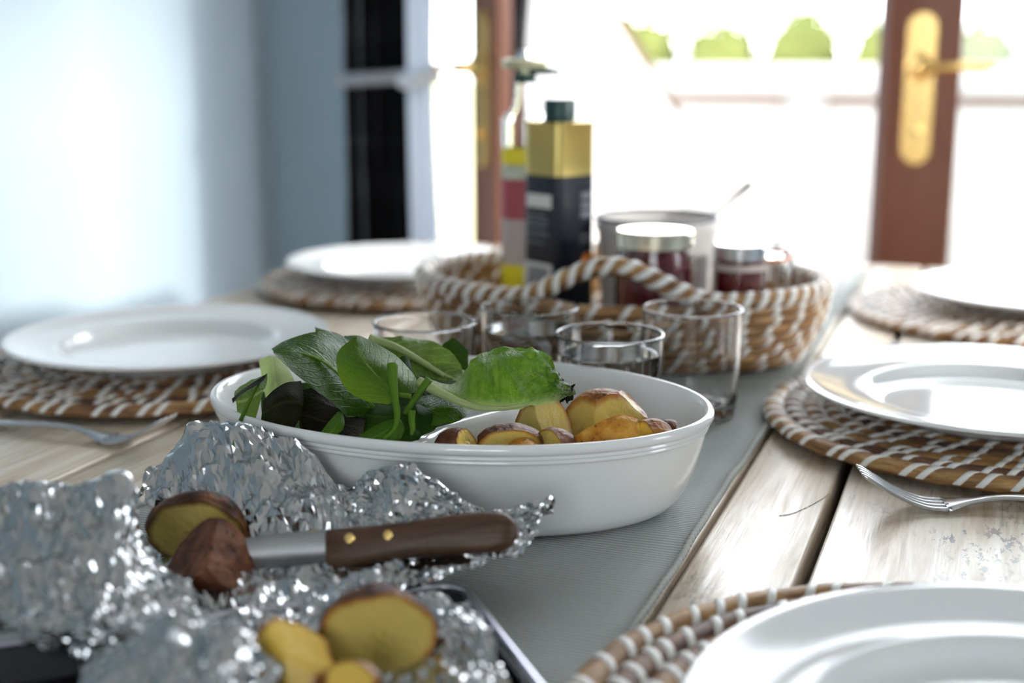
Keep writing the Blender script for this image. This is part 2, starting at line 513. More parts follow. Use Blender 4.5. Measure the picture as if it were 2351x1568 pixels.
RIB = m_leaf('pale_rib', (0.60, 0.66, 0.34), (0.68, 0.72, 0.45), (0.46, 0.56, 0.22), 0.35, 0.35)
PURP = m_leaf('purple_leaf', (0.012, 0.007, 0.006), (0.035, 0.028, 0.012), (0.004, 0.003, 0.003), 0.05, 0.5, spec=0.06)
STEM = m_leaf('green_stem', (0.16, 0.30, 0.03), (0.22, 0.38, 0.06), (0.10, 0.22, 0.02), 0.35, 0.3)
SKIN = m_skin('roast_skin', (0.24, 0.080, 0.015), (0.42, 0.18, 0.04), (0.06, 0.018, 0.007))
SKIN_P = m_skin('dusky_skin', (0.125, 0.042, 0.020), (0.26, 0.105, 0.050), (0.040, 0.013, 0.010))
SKIN_O = m_skin('golden_crisp_skin', (0.50, 0.20, 0.022), (0.66, 0.36, 0.06), (0.22, 0.06, 0.008))
SKIN_C = m_skin('charred_skin', (0.085, 0.028, 0.012), (0.24, 0.085, 0.022), (0.016, 0.007, 0.006))
FLESH = m_flesh('potato_flesh', (0.66, 0.50, 0.15), (0.56, 0.38, 0.065), (0.34, 0.11, 0.010))
FLESH_Y = m_flesh('golden_flesh', (0.80, 0.56, 0.11), (0.72, 0.44, 0.05), (0.34, 0.12, 0.015))
FLESH_D = m_flesh('baked_flesh', (0.60, 0.47, 0.15), (0.48, 0.34, 0.07), (0.10, 0.030, 0.008))

# ------------------------------------------------------------------ the room
XL, XR, YB, YN, ZC = -1.30, 2.60, 2.20, -2.6, 2.45
WT = 0.14
struct(obj('floor', box_me('floor', (XL - WT, YN - WT, -0.1), (XR + WT, YB + WT, 0)), M['floor']), 'oak floor of the dining room')
struct(obj('ceiling', box_me('ceiling', (XL - WT, YN - WT, ZC), (XR + WT, YB + WT, ZC + 0.12)), M['ceil']), 'white ceiling')
struct(obj('wall_left', box_me('wall_left', (XL - WT, YN - WT, 0), (XL, YB + WT, ZC)), M['wall_blue']), 'pale blue wall at the left')
DX0, DX1, DZ1 = -1.08, 0.62, 2.12       # opening of the garden doors
def wall_with_hole(name, axis, pos, a0, a1, h0, h1, z0, z1, mat, label):
    """wall slab with one opening, as one mesh of four blocks"""
    bm = bmesh.new()
    def blk(p0, p1, q0, q1):
        if p1 - p0 < 1e-4 or q1 - q0 < 1e-4: return
        r = bmesh.ops.create_cube(bm, size=1)['verts']
        for v in r:
            a = (p0 + p1) / 2 + v.co.x * (p1 - p0); t = pos + (v.co.y + 0.5) * WT; z = (q0 + q1) / 2 + v.co.z * (q1 - q0)
            v.co = (a, t, z) if axis == 'x' else (t, a, z)
    blk(a0, h0, 0, ZC); blk(h1, a1, 0, ZC); blk(h0, h1, 0, z0); blk(h0, h1, z1, ZC)
    me = bpy.data.meshes.new(name); bm.to_mesh(me); bm.free()
    return struct(obj(name, me, mat), label)
wall_with_hole('wall_back', 'x', YB, XL, XR, DX0, DX1, 0.0, DZ1, M['wall_back'], 'blue-grey wall around the garden doors')
wall_with_hole('wall_right', 'y', XR, YN, YB, 0.60, 1.22, 0.85, 2.15, M['wall_back'], 'wall on the right with a narrow window')
wall_with_hole('wall_near', 'x', YN - WT, XL, XR, -0.3, 1.1, 0.85, 2.15, M['wall_back'], 'wall behind the viewer with a wide window added for fill light')
portal('daylight_portal_doors', ((DX0 + DX1) / 2, YB + WT + 0.01, DZ1 / 2), (R_(-90), 0, 0), DX1 - DX0, DZ1)
portal('daylight_portal_side', (XR + WT + 0.01, 0.91, 1.5), (0, R_(90), 0), 1.3, 0.62)
portal('daylight_portal_near', (0.4, YN - WT - 0.01, 1.5), (R_(90), 0, 0), 1.4, 1.3)

# unseen windows; side one sized for the sun patch, rear one added as fill
def window(name, axis, pos, a0, a1, z0, z1, label, mullion=True):
    root = struct(empty(name, ((a0 + a1) / 2, pos, z0) if axis == 'x' else (pos, (a0 + a1) / 2, z0)), label)
    W, Hh = a1 - a0, z1 - z0
    def part(nm, p0, p1, q0, q1, th, mat):
        if axis == 'x': me = box_me(nm, (p0, -th / 2, q0), (p1, th / 2, q1))
        else: me = box_me(nm, (-th / 2, p0, q0), (th / 2, p1, q1))
        return obj(nm, me, mat, root)
    e = 0.07 if mullion else 0.03
    part('frame_rail', -W / 2, W / 2, 0, e, 0.06, M['doorwood']); part('frame_rail', -W / 2, W / 2, Hh - e, Hh, 0.06, M['doorwood'])
    for x in ((-W / 2, -e / 2, W / 2 - e) if mullion else (-W / 2, W / 2 - e)): part('frame_stile', x, x + e, e, Hh - e, 0.06, M['doorwood'])
    if not mullion: part('pane', -W / 2 + e, W / 2 - e, e, Hh - e, 0.006, M['pane']); return
    part('pane', -W / 2 + e, -e / 2, e, Hh - e, 0.006, M['pane']); part('pane', e / 2, W / 2 - e, e, Hh - e, 0.006, M['pane'])
window('window_1', 'y', XR + WT / 2, 0.60, 1.22, 0.85, 2.15, 'narrow brown framed window in the right wall', False)
window('window_2', 'x', YN - WT / 2, -0.3, 1.1, 0.85, 2.15, 'wide brown framed window added behind the viewer for fill light')

# glazed garden doors: leaf with stiles, rails, pane, brass plate and lever
def door_leaf(name, hinge, width, ang, lever_dir, label, flip=1, th=0.052, st=0.112, seal=True):
    """local x runs from the hinge to the free stile, local -y faces the room"""
    root = struct(empty(name, hinge, ang), label)
    W, Hh = width, 2.06
    s = flip
    def bx(nm, x0, x1, z0, z1, y0=-th / 2, y1=th / 2, mat=M['doorwood'], bev=0.004, par=root):
        return obj(nm, box_me(nm, (min(s * x0, s * x1), y0, z0), (max(s * x0, s * x1), y1, z1), bev), mat, par)
    bx('stile', 0, st if seal else .04, 0.02, Hh); fs = bx('stile', W - st, W, 0.02, Hh)
    bx('rail', st, W - st, 0.02, 0.22); bx('rail', st, W - st, Hh - 0.11, Hh)
    bx('pane', st if seal else .04, W - st, 0.22, Hh - 0.11, -0.004, 0.004, M['pane'], 0)
    if seal: bx('seal_strip', W, W + 0.014, 0.02, Hh, -0.014, 0.016, M['doorseal'], 0.002)
    pc = W - st * 0.47
    # brass backplate with rounded ends
    V = []; n = 14; r = 0.0235; z0, z1 = 0.852, 1.088
    ring = []
    for k in range(n + 1):
        a = math.pi * k / n; ring.append((pc * s + r * math.cos(a), z1 - r + r * math.sin(a)))
    for k in range(n + 1):
        a = math.pi + math.pi * k / n; ring.append((pc * s + r * math.cos(a), z0 + r + r * math.sin(a)))
    L = len(ring); mx = pc * s; mz = (z0 + z1) / 2
    for y, sc in ((-th / 2, 1.0), (-th / 2 - 0.005, 1.0), (-th / 2 - 0.008, 0.88)):
        for x, z in ring:
            V.append((mx + (x - mx) * sc, y, mz + (z - mz) * (sc if sc == 1 else 0.985)))
    Fc = [(i, (i + 1) % L, L + (i + 1) % L, L + i) for i in range(L)] + [(L + i, L + (i + 1) % L, 2 * L + (i + 1) % L, 2 * L + i) for i in range(L)] + [tuple(range(2 * L, 3 * L))]
    pl = obj('handle_plate', mesh('handle_plate', V, Fc, smooth=False), M['brass'], root)
    zl = 1.003
    me = lathe_me('rose', [(0.0, 0.0), (0.021, 0.0), (0.021, 0.008), (0.016, 0.014), (0.010, 0.018), (0.010, 0.034), (0.0, 0.036)], 28)
    obj('rose', me, M['brass'], pl, mw=Matrix.Translation((pc * s, -th / 2 - 0.006, zl)) @ Matrix.Rotation(R_(90), 4, 'X'))
    d = lever_dir
    path = [(pc * s, -th / 2 - 0.032, zl), (pc * s + d * .012, -th / 2 - 0.044, zl), (pc * s + d * .05, -th / 2 - 0.047, zl + .001), (pc * s + d * .085, -th / 2 - 0.045, zl - .001), (pc * s + d * .112, -th / 2 - 0.042, zl + .001)]
    obj('lever', tube_me('lever', spline(path, 16), [0.0095] * 4 + [0.0075] * 9 + [0.006, 0.005, 0.003], 10), M['brass'], pl)
    kp = lathe_me('lock_cylinder', [(0, 0), (0.009, 0), (0.009, 0.006), (0, 0.007)], 16)
    obj('lock_cylinder', kp, M['brass'], pl, mw=Matrix.Translation((pc * s, -th / 2 - 0.007, 0.905)) @ Matrix.Rotation(R_(90), 4, 'X'))
    return root
# fixed, closed leaf on the right: free stile at its left
door_leaf('door_1', (0.585, YB - 0.0, 0), 0.760, 0.0, 1, 'closed glazed garden door with red-brown stile and brass lever plate', flip=-1)
# left leaf swung into the room
door_leaf('door_2', (-1.0, YB - 0.045, 0), 0.45, R_(-46), -1, 'narrow glazed door leaf swung inwards beside the curtain', th=0.026, st=0.10, seal=False)
fr = struct(empty('trim_1', (0, YB + 0.03, 0)), 'red-brown frame of the garden doors')
obj('jamb', box_me('jamb', (DX0, -0.05, 0), (DX0 + 0.03, 0.05, DZ1), .003), M['doorwood'], fr)
obj('jamb', box_me('jamb', (DX1 - 0.03, -0.05, 0), (DX1, 0.05, DZ1), .003), M['doorwood'], fr)
obj('head', box_me('head', (DX0 + .03, -0.05, DZ1 - 0.03), (DX1 - .03, 0.05, DZ1), .003), M['doorwood'], fr)

# ------------------------------------------------------------------ curtains
def curtain(name, x0, x1, y, tie_z, tie_f, folds, amp, mat, label, ztop=2.2, zbot=0.03, pull=0.5, tiemat=None, seed=0, pinch=0.15):
    n, k = 60, folds * 10 + 1
    P, UVs = [], []
    rnd = random.Random(seed)
    ph = [rnd.uniform(-.5, .5) for _ in range(k)]
    for i in range(n):
        z = ztop + (zbot - ztop) * i / (n - 1)
        d = (z - tie_z)
        g = math.exp(-(d / 0.34) ** 2) if tie_f < 1 else 0.0
        f = 1 - (1 - tie_f) * g
        row = []
        for j in range(k):
            s = j / (k - 1)
            xc = x0 + (x1 - x0) * pull
            x = xc + (x0 + (x1 - x0) * s - xc) * f
            a = amp * (1 - 0.45 * g)
            yy = y + a * math.sin(2 * math.pi * folds * s + 0.8 * math.sin(3 * s + seed) + 0.25 * math.sin(2.2 * z + 5 * s))
            x += 0.25 * a * math.sin(4 * math.pi * folds * s + seed)
            row.append((x, yy - 0.01 * g, z))
            UVs.append((s * 1.6, z))
        P.append(row)
    o = obj(name, grid_me(name, P, UVs), mat)
    o.modifiers.new('thickness', 'SOLIDIFY').thickness = 0.002
    if tiemat:
        xc = x0 + (x1 - x0) * pull; hw = (x1 - x0) * tie_f / 2
        cxx = xc + ((x0 + x1) / 2 - xc) * tie_f
        path = [(cxx + (hw + .004) * math.cos(a), y - .01 + (amp * .8 + .008) * math.sin(a), tie_z + 0.004 * math.cos(a)) for a in [2 * math.pi * q / 36 for q in range(36)]]
        obj('tieback', tube_me('tieback', path, 0.011, 8, closed=True), tiemat, o)
    return tag(o, label, 'curtain')
TIE = plain('grey_tieback', (0.34, 0.35, 0.38), 0.7)
curtain('plaid_curtain', -1.022, -0.862, 1.95, 0.985, 0.82, 5, 0.026, M['plaid'], 'dark plaid curtain gathered by a grey tieback beside the blue wall', pull=0.3, tiemat=TIE, seed=1)
curtain('voile_curtain', -0.868, -0.806, 1.885, 0.985, 0.72, 3, 0.012, M['sheer'], 'thin white voile curtain tied back next to the dark plaid one', pull=0.1, tiemat=plain('white_tieback', (0.75, 0.77, 0.82), 0.6), seed=3)
curtain('dark_curtain', -0.812, -0.735, YB - 0.055, 0.93, 0.55, 3, 0.014, M['plaid'], 'narrow strip of dark curtain behind the opened door leaf', pull=0.1, seed=5)

# ------------------------------------------------------------------ outside
struct(obj('floor_terrace', box_me('floor_terrace', (-6, YB + WT, -0.16), (7, 6.9, -0.06)), M['paving']), 'pale paved terrace outside the doors')
struct(obj('ground', box_me('ground', (-60, 6.9, -0.6), (60, 90, -0.3)), M['soil']), 'dry grass beyond the terrace wall')
para = empty('terrace_wall', (0, 6.2, -0.06))
obj('wall_body', box_me('wall_body', (-2.3, 0, 0), (5.5, 0.16, 0.92), .01), M['render'], para)
obj('coping', box_me('coping', (-2.32, -0.04, 0.92), (5.52, 0.20, 1.06), .02), M['render'], para)
for x0, x1 in ((-1.95, -0.95), (-0.75, 0.25), (0.45, 1.45), (1.65, 2.65)):
    obj('panel_ledge', box_me('panel_ledge', (x0, -0.035, 0.885), (x1, -0.001, 0.92), .004), M['coping'], para)
    obj('panel', box_me('panel', (x0 + .03, -0.02, 0.12), (x1 - .03, -0.001, 0.885), .004), M['render'], para)
tag(para, 'white rendered terrace wall with coping seen through the doors', 'wall')
# stair wall with a sloping top that runs out from the house at the left
sw = empty('stair_wall', (0, 0, -0.06))
def slope_wall(p0, p1, zt0, zt1, th):
    d = (Vector(p1) - Vector(p0)); nrm = Vector((-d.y, d.x, 0)).normalized() * th
    a, b = Vector((*p0, 0)), Vector((*p1, 0))
    V = [a, b, b + ZUP * zt1, a + ZUP * zt0]; V = V + [p + nrm for p in V]
    return V, [(0, 1, 2, 3), (7, 6, 5, 4), (0, 4, 5, 1), (1, 5, 6, 2), (2, 6, 7, 3), (3, 7, 4, 0)]
V, Fc = slope_wall((-1.148, 3.4), (-1.33, 5.8), 1.38 + .06, 0.72 + .06, 0.12)
obj('wall_body', mesh('stair_body', V, Fc, smooth=False), M['render'], sw)
path = [(-1.20, 3.38, 1.475), (-1.38, 5.8, 0.81)]
obj('coping', tube_me('stair_coping', path, 0.07, 4, flat=0.5), M['coping'], sw)
tag(sw, 'white stair wall with a sloping top outside at the left', 'wall')

def bush(name, c, r, mat, label, cat, seed, nleaf=900, leaf=0.07, group=None, nz=0.3, boxy=False):
    rnd = random.Random(seed)
    bm = bmesh.new(); bmesh.ops.create_icosphere(bm, subdivisions=3, radius=1)
    for v in bm.verts:
        d = (0.92 - nz * .4) + nz * noise.noise(v.co * 2.1 + Vector((seed, 0, 0)))
        if boxy: d /= (abs(v.co.x) ** 4 + abs(v.co.y) ** 4 + abs(v.co.z) ** 4) ** 0.25
        v.co = Vector((v.co.x * r[0], v.co.y * r[1], v.co.z * r[2])) * d
    V = [v.co.copy() for v in bm.verts]; Fc = [tuple(v.index for v in f.verts) for f in bm.faces]
    bm.free()
    root = empty(name, c)
    obj('crown', mesh('crown', V, Fc), mat, root)
    LV, LF = [], []
    for i in range(nleaf):
        p = V[rnd.randrange(len(V))] * rnd.uniform(0.97, 1.14)
        a = Vector((rnd.gauss(0, 1), rnd.gauss(0, 1), rnd.gauss(0, 1))).normalized(); b = a.orthogonal().normalized(); s = leaf * rnd.uniform(.6, 1.3)
        q = len(LV); LV += [p - a * s, p + b * s * .45, p + a * s, p - b * s * .45]; LF.append((q, q + 1, q + 2, q + 3))
    lf = obj('foliage', mesh('foliage', LV, LF, smooth=False), mat, root); lf['kind'] = 'stuff'
    obj('stem', tube_me('stem', [(0, 0, -c[2] - .31), (0.03, 0, -r[2] * .3)], 0.05, 6), M['walnut'], root)
    return tag(root, label, cat, group)
words = ['first', 'second', 'third', 'fourth', 'fifth', 'sixth', 'seventh', 'eighth', 'ninth']
for i, wd in enumerate(words):
    bush('hedge_shrub', (-3.1 + 0.585 * i, 9.6 + 0.1 * math.sin(i * 3), 0.63), (0.275, 0.30, 0.70 + 0.03 * math.sin(i * 2.3)), M['hedge'], 'yellow-green hedge shrub beyond the terrace wall, %s from the left' % wd, 'shrub', i + 1, group='hedge beyond the terrace wall', nz=0.06, nleaf=500, leaf=0.05, boxy=True)
bush('tree', (1.75, 14.5, 1.05), (0.62, 0.6, 0.78), M['tree'], 'rounded green tree seen past the door handle at the far right', 'tree', 11)
bush('tree', (-1.62, 11.5, 0.9), (0.35, 0.4, 0.55), M['tree'], 'small green tree top beside the sloping stair wall', 'tree', 12)

# ------------------------------------------------------------------ the table
TX0, TX1, TY0, TY1 = -0.82, 0.22, -0.55, 1.765
table = empty('dining_table', ((TX0 + TX1) / 2, (TY0 + TY1) / 2, 0))
TC = Vector((table.location.x, table.location.y, 0))
tag(table, 'long whitewashed plank dining table with dark gaps between the boards', 'table')
seams = [TX0, -0.684, -0.548, -0.412, -0.276, -0.1402, -0.079, 0.062, TX1]
for i, (a, b) in enumerate(zip(seams, seams[1:])):
    g0, g = (0.0014 if i == 5 else 0.0033), (0.0014 if i == 4 else 0.0033)
    me = box_me('plank', (a + (g0 if i else 0) - TC.x, TY0 - TC.y, TABLE_Z - 0.03), (b - (g if i < len(seams) - 2 else 0) - TC.x, TY1 - TC.y, TABLE_Z), 0.0022, 2)
    obj('plank', me, M['plank'], table)
obj('under_board', box_me('under_board', (TX0 + .01 - TC.x, TY0 + .02 - TC.y, TABLE_Z - 0.042), (TX1 - .01 - TC.x, TY1 - .02 - TC.y, TABLE_Z - 0.020)), M['groove'], table)
for sx in (TX0 + .06, TX1 - .06):
    for sy in (TY0 + .08, TY1 - .08):
        obj('leg', box_me('leg', (sx - .04 - TC.x, sy - .04 - TC.y, 0), (sx + .04 - TC.x, sy + .04 - TC.y, TABLE_Z - .042), .006), M['plank'], table)
for sx in (TX0 + .06, TX1 - .06):
    obj('apron', box_me('apron', (sx - .012 - TC.x, TY0 + .12 - TC.y, TABLE_Z - .13), (sx + .012 - TC.x, TY1 - .12 - TC.y, TABLE_Z - .042), .003), M['plank'], table)
# a hairline crack in the narrow board
crk = [ath(u, v, 0.0003) - TC for u, v in ((1787, 1184), (1815, 1180), (1845, 1168), (1880, 1150), (1905, 1133))]
obj('crack', tube_me('crack', spline(crk, 24), [0.0001 + 0.00045 * abs(math.sin(i * 1.7)) * (1 - i / 30) for i in range(24)], 5, flat=0.35), M['groove'], table)

# runner
RX0, RX1, RY0, RY1 = -0.462, -0.1432, -0.20, 1.70
def runner_h(x, y):
    e = min(1.0, max(0.0, (x - RX0) / (RX1 - RX0)))
    r = 0.0007 * (math.sin(y * 62 + 3 * e) + 0.7 * math.sin(y * 103 + 1.3)) * (0.25 + 0.75 * e ** 3)
    return 0.0042 + max(-.0006, r)
P, UVs = [], []
ny, nx = 240, 20
for i in range(ny):
    y = RY0 + (RY1 - RY0) * i / (ny - 1); row = []
    for j in range(nx):
        x = RX0 + (RX1 - RX0) * j / (nx - 1); row.append((x + (0.0007 * math.sin(y * 23) if j in (0, nx - 1) else 0), y, TABLE_Z + runner_h(x, y) - 0.001)); UVs.append((x, y))
    P.append(row)
runner = obj('table_runner', grid_me('table_runner', P, UVs), M['cloth'])
md = runner.modifiers.new('thickness', 'SOLIDIFY'); md.thickness = 0.0022
tag(runner, 'grey-green ribbed cotton table runner down the middle of the table', 'table runner')
for xe in (RX0, RX1):
    V, Fc = [], []
    path, rads = [], []
    n = 900
    for i in range(n):
        y = RY0 + (RY1 - RY0) * i / (n - 1)
        path.append((xe + 0.0007 * math.sin(y * 23), y, TABLE_Z + runner_h(xe, y) - 0.001)); rads.append(0.0019 + 0.0007 * math.sin(y * 2 * math.pi / 0.0062))
    obj('stitched_hem', tube_me('stitched_hem', path, rads, 6), M['hem'], runner)

# ------------------------------------------------------------------ serving dish
DC = Vector((-0.2951, 0.703, 0)); DA, DB, DTH, DH, DE = 0.1544, 0.106, 0.0854, 0.060, 2.0
dx_, dy_ = Vector((math.cos(DTH), math.sin(DTH), 0)), Vector((-math.sin(DTH), math.cos(DTH), 0))
DISH_O = tp(DC.x, DC.y, 0.0046)
def dish_ring(d, h, n=128):
    out = []
    for i in range(n):
        a = 2 * math.pi * i / n
        c, s = math.cos(a), math.sin(a)
        x = (DA - d) * math.copysign(abs(c) ** (2 / DE), c); y = (DB - d) * math.copysign(abs(s) ** (2 / DE), s)
        out.append(dx_ * x + dy_ * y + ZUP * h)
    return out
prof = [(0.10, 0.0012), (0.036, 0.0012), (0.033, 0.0), (0.0300, 0.0), (0.0265, 0.0012), (0.0215, 0.0045), (0.0170, 0.010), (0.0132, 0.018), (0.0098, 0.027), (0.0066, 0.038), (0.0048, 0.0460), (0.0043, 0.0484),
        (0.0040, 0.0490), (0.0032, 0.0494), (0.0030, 0.0504), (0.0036, 0.0510), (0.0036, 0.0514), (0.0024, 0.0519), (0.0022, 0.0529), (0.0030, 0.0536), (0.0030, 0.0540), (0.0014, 0.0546), (0.0002, 0.0560), (0.0004, 0.0590), (0.0018, 0.0604), (0.0036, 0.0604), (0.0050, 0.0594), (0.0062, 0.057), (0.0085, 0.048),
        (0.0125, 0.034), (0.0155, 0.021), (0.0195, 0.0125), (0.026, 0.0078), (0.036, 0.0062), (0.10, 0.006)]
dish = obj('serving_dish', grid_me('serving_dish', [dish_ring(d, h) for d, h in prof], wrap_v=True), M['dish'], loc=DISH_O)
tag(dish, 'oval white stoneware serving dish with a divider, holding salad and potatoes', 'dish')
# divider: an S-curved wall across the dish
p0 = ath(935, 1030, 0.054) - DISH_O; p1 = ath(1255, 868, 0.054) - DISH_O
p0.z = p1.z = 0; dd = (p1 - p0); nn = Vector((-dd.y, dd.x, 0)).normalized()
P = []
for i in range(41):
    s = i / 40
    c = p0 + dd * s + nn * (0.010 * math.sin(2 * math.pi * s))
    tdir = (dd + nn * (0.010 * 2 * math.pi * math.cos(2 * math.pi * s))).normalized(); nl = Vector((-tdir.y, tdir.x, 0))
    hgt = 0.0470 + 0.008 * abs(2 * s - 1) ** 3
    row = []
    for (o_, h_) in ((-0.022, 0.0055), (-0.014, 0.010), (-0.009, 0.022), (-0.0065, 0.036), (-0.0050, hgt - .004), (-0.0025, hgt - 0.0006), (0, hgt), (0.0025, hgt - 0.0006), (0.0050, hgt - .004), (0.0065, 0.036), (0.009, 0.022), (0.014, 0.010), (0.022, 0.0055)):
        row.append(c + nl * o_ + ZUP * h_)
    P.append(row)
obj('divider', grid_me('divider', P), M['dish'], dish)

# ------------------------------------------------------------------ plates and mats
PLATE = [(0, 0.0040), (0.060, 0.0040), (0.078, 0.0043), (0.0850, 0.0058), (0.0895, 0.0095), (0.0925, 0.0136), (0.0950, 0.0150), (0.0980, 0.0152), (0.1020, 0.0150), (0.112, 0.0164), (0.124, 0.0190), (0.1320, 0.0212), (0.1362, 0.0220), (0.1382, 0.0212), (0.1380, 0.0194), (0.1355, 0.0180), (0.120, 0.0138), (0.100, 0.0108), (0.091, 0.0075), (0.085, 0.0030), (0.081, 0.0), (0.077, 0.0), (0.076, 0.0016), (0.0, 0.0016)]
plate_me = lathe_me('dinner_plate', PLATE, 96)
MAT_R, COIL_R, COIL_H = 0.165, 0.0075, 0.0052
def wrap_me(name, rw, rh, wdt, slant, a0=-1.9, a1=1.9, seg=8):
    """a flat strand wound slantwise over a coil; local x along the coil, z up"""
    P = []
    for i in range(seg + 1):
        a = a0 + (a1 - a0) * i / seg
        x = slant * a
        row = []
        for (dx, k) in ((-wdt / 2, 0.96), (-wdt / 2 * .85, 1.085), (wdt / 2 * .85, 1.085), (wdt / 2, 0.96)):
            row.append((x + dx, math.sin(a) * rw * k, math.cos(a) * rh * k))
        P.append(row)
    return grid_me(name, P)
mat_wrap = wrap_me('white_wrap', COIL_R, COIL_H, 0.0052, 0.0042)
coil_cache = {}
def coil_mesh(i):
    if i not in coil_cache:
        r = MAT_R - COIL_R - i * 2 * COIL_R * 0.97
        n = max(24, int(100 * r / MAT_R))
        path = [(r * math.cos(2 * math.pi * k / n), r * math.sin(2 * math.pi * k / n), COIL_H + 0.0004 * math.sin(k * 1.7 + i)) for k in range(n)]
        coil_cache[i] = (r, tube_me('coil', path, COIL_R, 10, closed=True, flat=COIL_H / COIL_R, upv=(0, 0, 1)))
    return coil_cache[i]
def inner_wraps(seed, i0, n_coils):
    rnd = random.Random(seed); V, Fc = [], []
    src = [v.co.copy() for v in mat_wrap.vertices]; sf = [tuple(p.vertices) for p in mat_wrap.polygons]
    for i in range(i0, n_coils):
        r = coil_mesh(i)[0]
        if r < 0.01: continue
        n = max(6, int(2 * math.pi * r / 0.0165))
        for k in range(n):
            a = (k + rnd.uniform(-.3, .3)) * 2 * math.pi / n
            m = Matrix.Translation((r * math.cos(a), r * math.sin(a), COIL_H)) @ Matrix.Rotation(a - math.pi / 2, 4, 'Z')
            q = len(V); V += [m @ v for v in src]; Fc += [tuple(q + x for x in f) for f in sf]
    return mesh('inner_wraps', V, Fc)
N_COILS = 11
inner_me = {}
def placemat(x, y, label, single, seed):
    root = empty('woven_placemat', tp(x, y, 0.0047 if x - MAT_R < RX1 else 0.0006), seed * 1.1)
    tag(root, label, 'placemat', 'round seagrass placemats')
    for i in range(N_COILS):
        r, me = coil_mesh(i)
        if r < 0.004: continue
        if not me.materials: me.materials.append(M['sea'])
        c = obj('coil', me, None, root)
        if i % 3 == 1:
            c.material_slots[0].link = 'OBJECT'; c.material_slots[0].material = M['sea_dark']
    i0 = 1 if single else 0
    if i0 not in inner_me: inner_me[i0] = inner_wraps(5, i0, N_COILS)
    w_ = obj('inner_wraps', inner_me[i0], M['wrap'], root); w_['kind'] = 'stuff'
    if single:
        rnd = random.Random(seed)
        r = coil_mesh(0)[0]
        n = 58
        for k in range(n):
            a = (k + rnd.uniform(-.36, .36)) * 2 * math.pi / n
            obj('white_wrap', mat_wrap, M['wrap'], root, mw=Matrix.Translation((r * math.cos(a), r * math.sin(a), COIL_H)) @ Matrix.Rotation(a - math.pi / 2, 4, 'Z'))
    return root
def plate(x, y, label, h):
    o = obj('dinner_plate', plate_me, M['china'], loc=tp(x, y, h))
    o.scale = (0.97, 0.97, 0.97)
    return tag(o, label, 'plate', 'white dinner plates')
PL = [(-0.648, 0.917, 0, 0, True, 'white dinner plate at the left, in front of the bright wall', 'woven placemat at the left, under the plate beside the salad dish'),
      (-0.645, 1.375, 0, 0, False, 'white dinner plate at the far left, behind the seagrass basket\'s left end', 'woven placemat at the far left, below the curtain'),
      (0.010, 0.968, 0.003, 0.004, True, 'white dinner plate at the right, level with the four glasses', 'woven placemat at the right, with a fork lying against its front edge'),
      (0.039, 0.447, -0.024, 0.020, True, 'nearest white dinner plate, at the lower right corner', 'nearest woven placemat, at the lower right beside the runner'),
      (0.055, 1.45, -0.03, -0.015, False, 'white dinner plate at the far right, in front of the door', 'woven placemat at the far right, near the table end')]
for i, (x, y, mx, my, single, lp, lm) in enumerate(PL):
    placemat(x + mx, y + my, lm, single, i + 1)
    plate(x, y, lp, 0.0158 if x + mx - MAT_R < RX1 else 0.0117)

# ------------------------------------------------------------------ forks
def make_fork():
    root = empty('fork')
    # side profile: x along from handle end (negative) to tines (positive), z height
    prof = spline([(-0.125, 0.0022), (-0.09, 0.0035), (-0.05, 0.0065), (-0.015, 0.0080), (0.006, 0.0052), (0.022, 0.0024)], 30)
    wid = spline([(0.0095,), (0.0085,), (0.0058,), (0.0034,), (0.0046,), (0.0118,)], 30)
    P = []
    for (x, z), (hw,) in zip(prof, wid):
        P.append([(x, -hw, z - .0008), (x, -hw, z + .0006), (x, -hw * .5, z + .0014), (x, hw * .5, z + .0014), (x, hw, z + .0006), (x, hw, z - .0008), (x, 0, z - .0012)])
    m = grid_me('handle', P, wrap_v=True)
    obj('handle', m, M['steel'], root)
    tl = spline([(0.020, 0.0026), (0.034, 0.0034), (0.050, 0.0095), (0.066, 0.0190), (0.073, 0.0235)], 14)
    for k in (-1.5, -.5, .5, 1.5):
        pth = [(x, k * 0.0060 * (1.0 - 0.04 * i / 13), z) for i, (x, z) in enumerate(tl)]
        obj('tine', tube_me('tine', pth, [0.0030] + [0.0022] * 11 + [0.0017, 0.0008], 8, flat=0.6), M['steel'], root)
    return root
def copy_tree(o, parent=None):
    c = o.copy(); COL.objects.link(c); c.parent = parent
    for ch in list(o.children): copy_tree(ch, c)
    return c
fork0 = make_fork()
def place_fork(o, tip, end, h, label):
    a, b = ath(*tip, 0.0235), ath(*end, 0.004)
    d = (a - b); d.z = 0; d.normalize()
    p = a - d * 0.073
    o.location = (p.x, p.y, TABLE_Z + h); o.rotation_euler = (0, 0, math.atan2(d.y, d.x))
    tag(o, label, 'fork', 'forks beside the placemats')
place_fork(fork0, (1972, 1078), (2351, 1158), 0.0002, 'steel fork in front of the right-hand placemat, tines raised')
place_fork(copy_tree(fork0), (388, 958), (0, 972), 0.0002, 'steel fork in front of the left placemat, pointing towards the dish')
place_fork(copy_tree(fork0), (2048, 784), (2351, 814), 0.0002, 'blurred steel fork in front of the far right placemat')

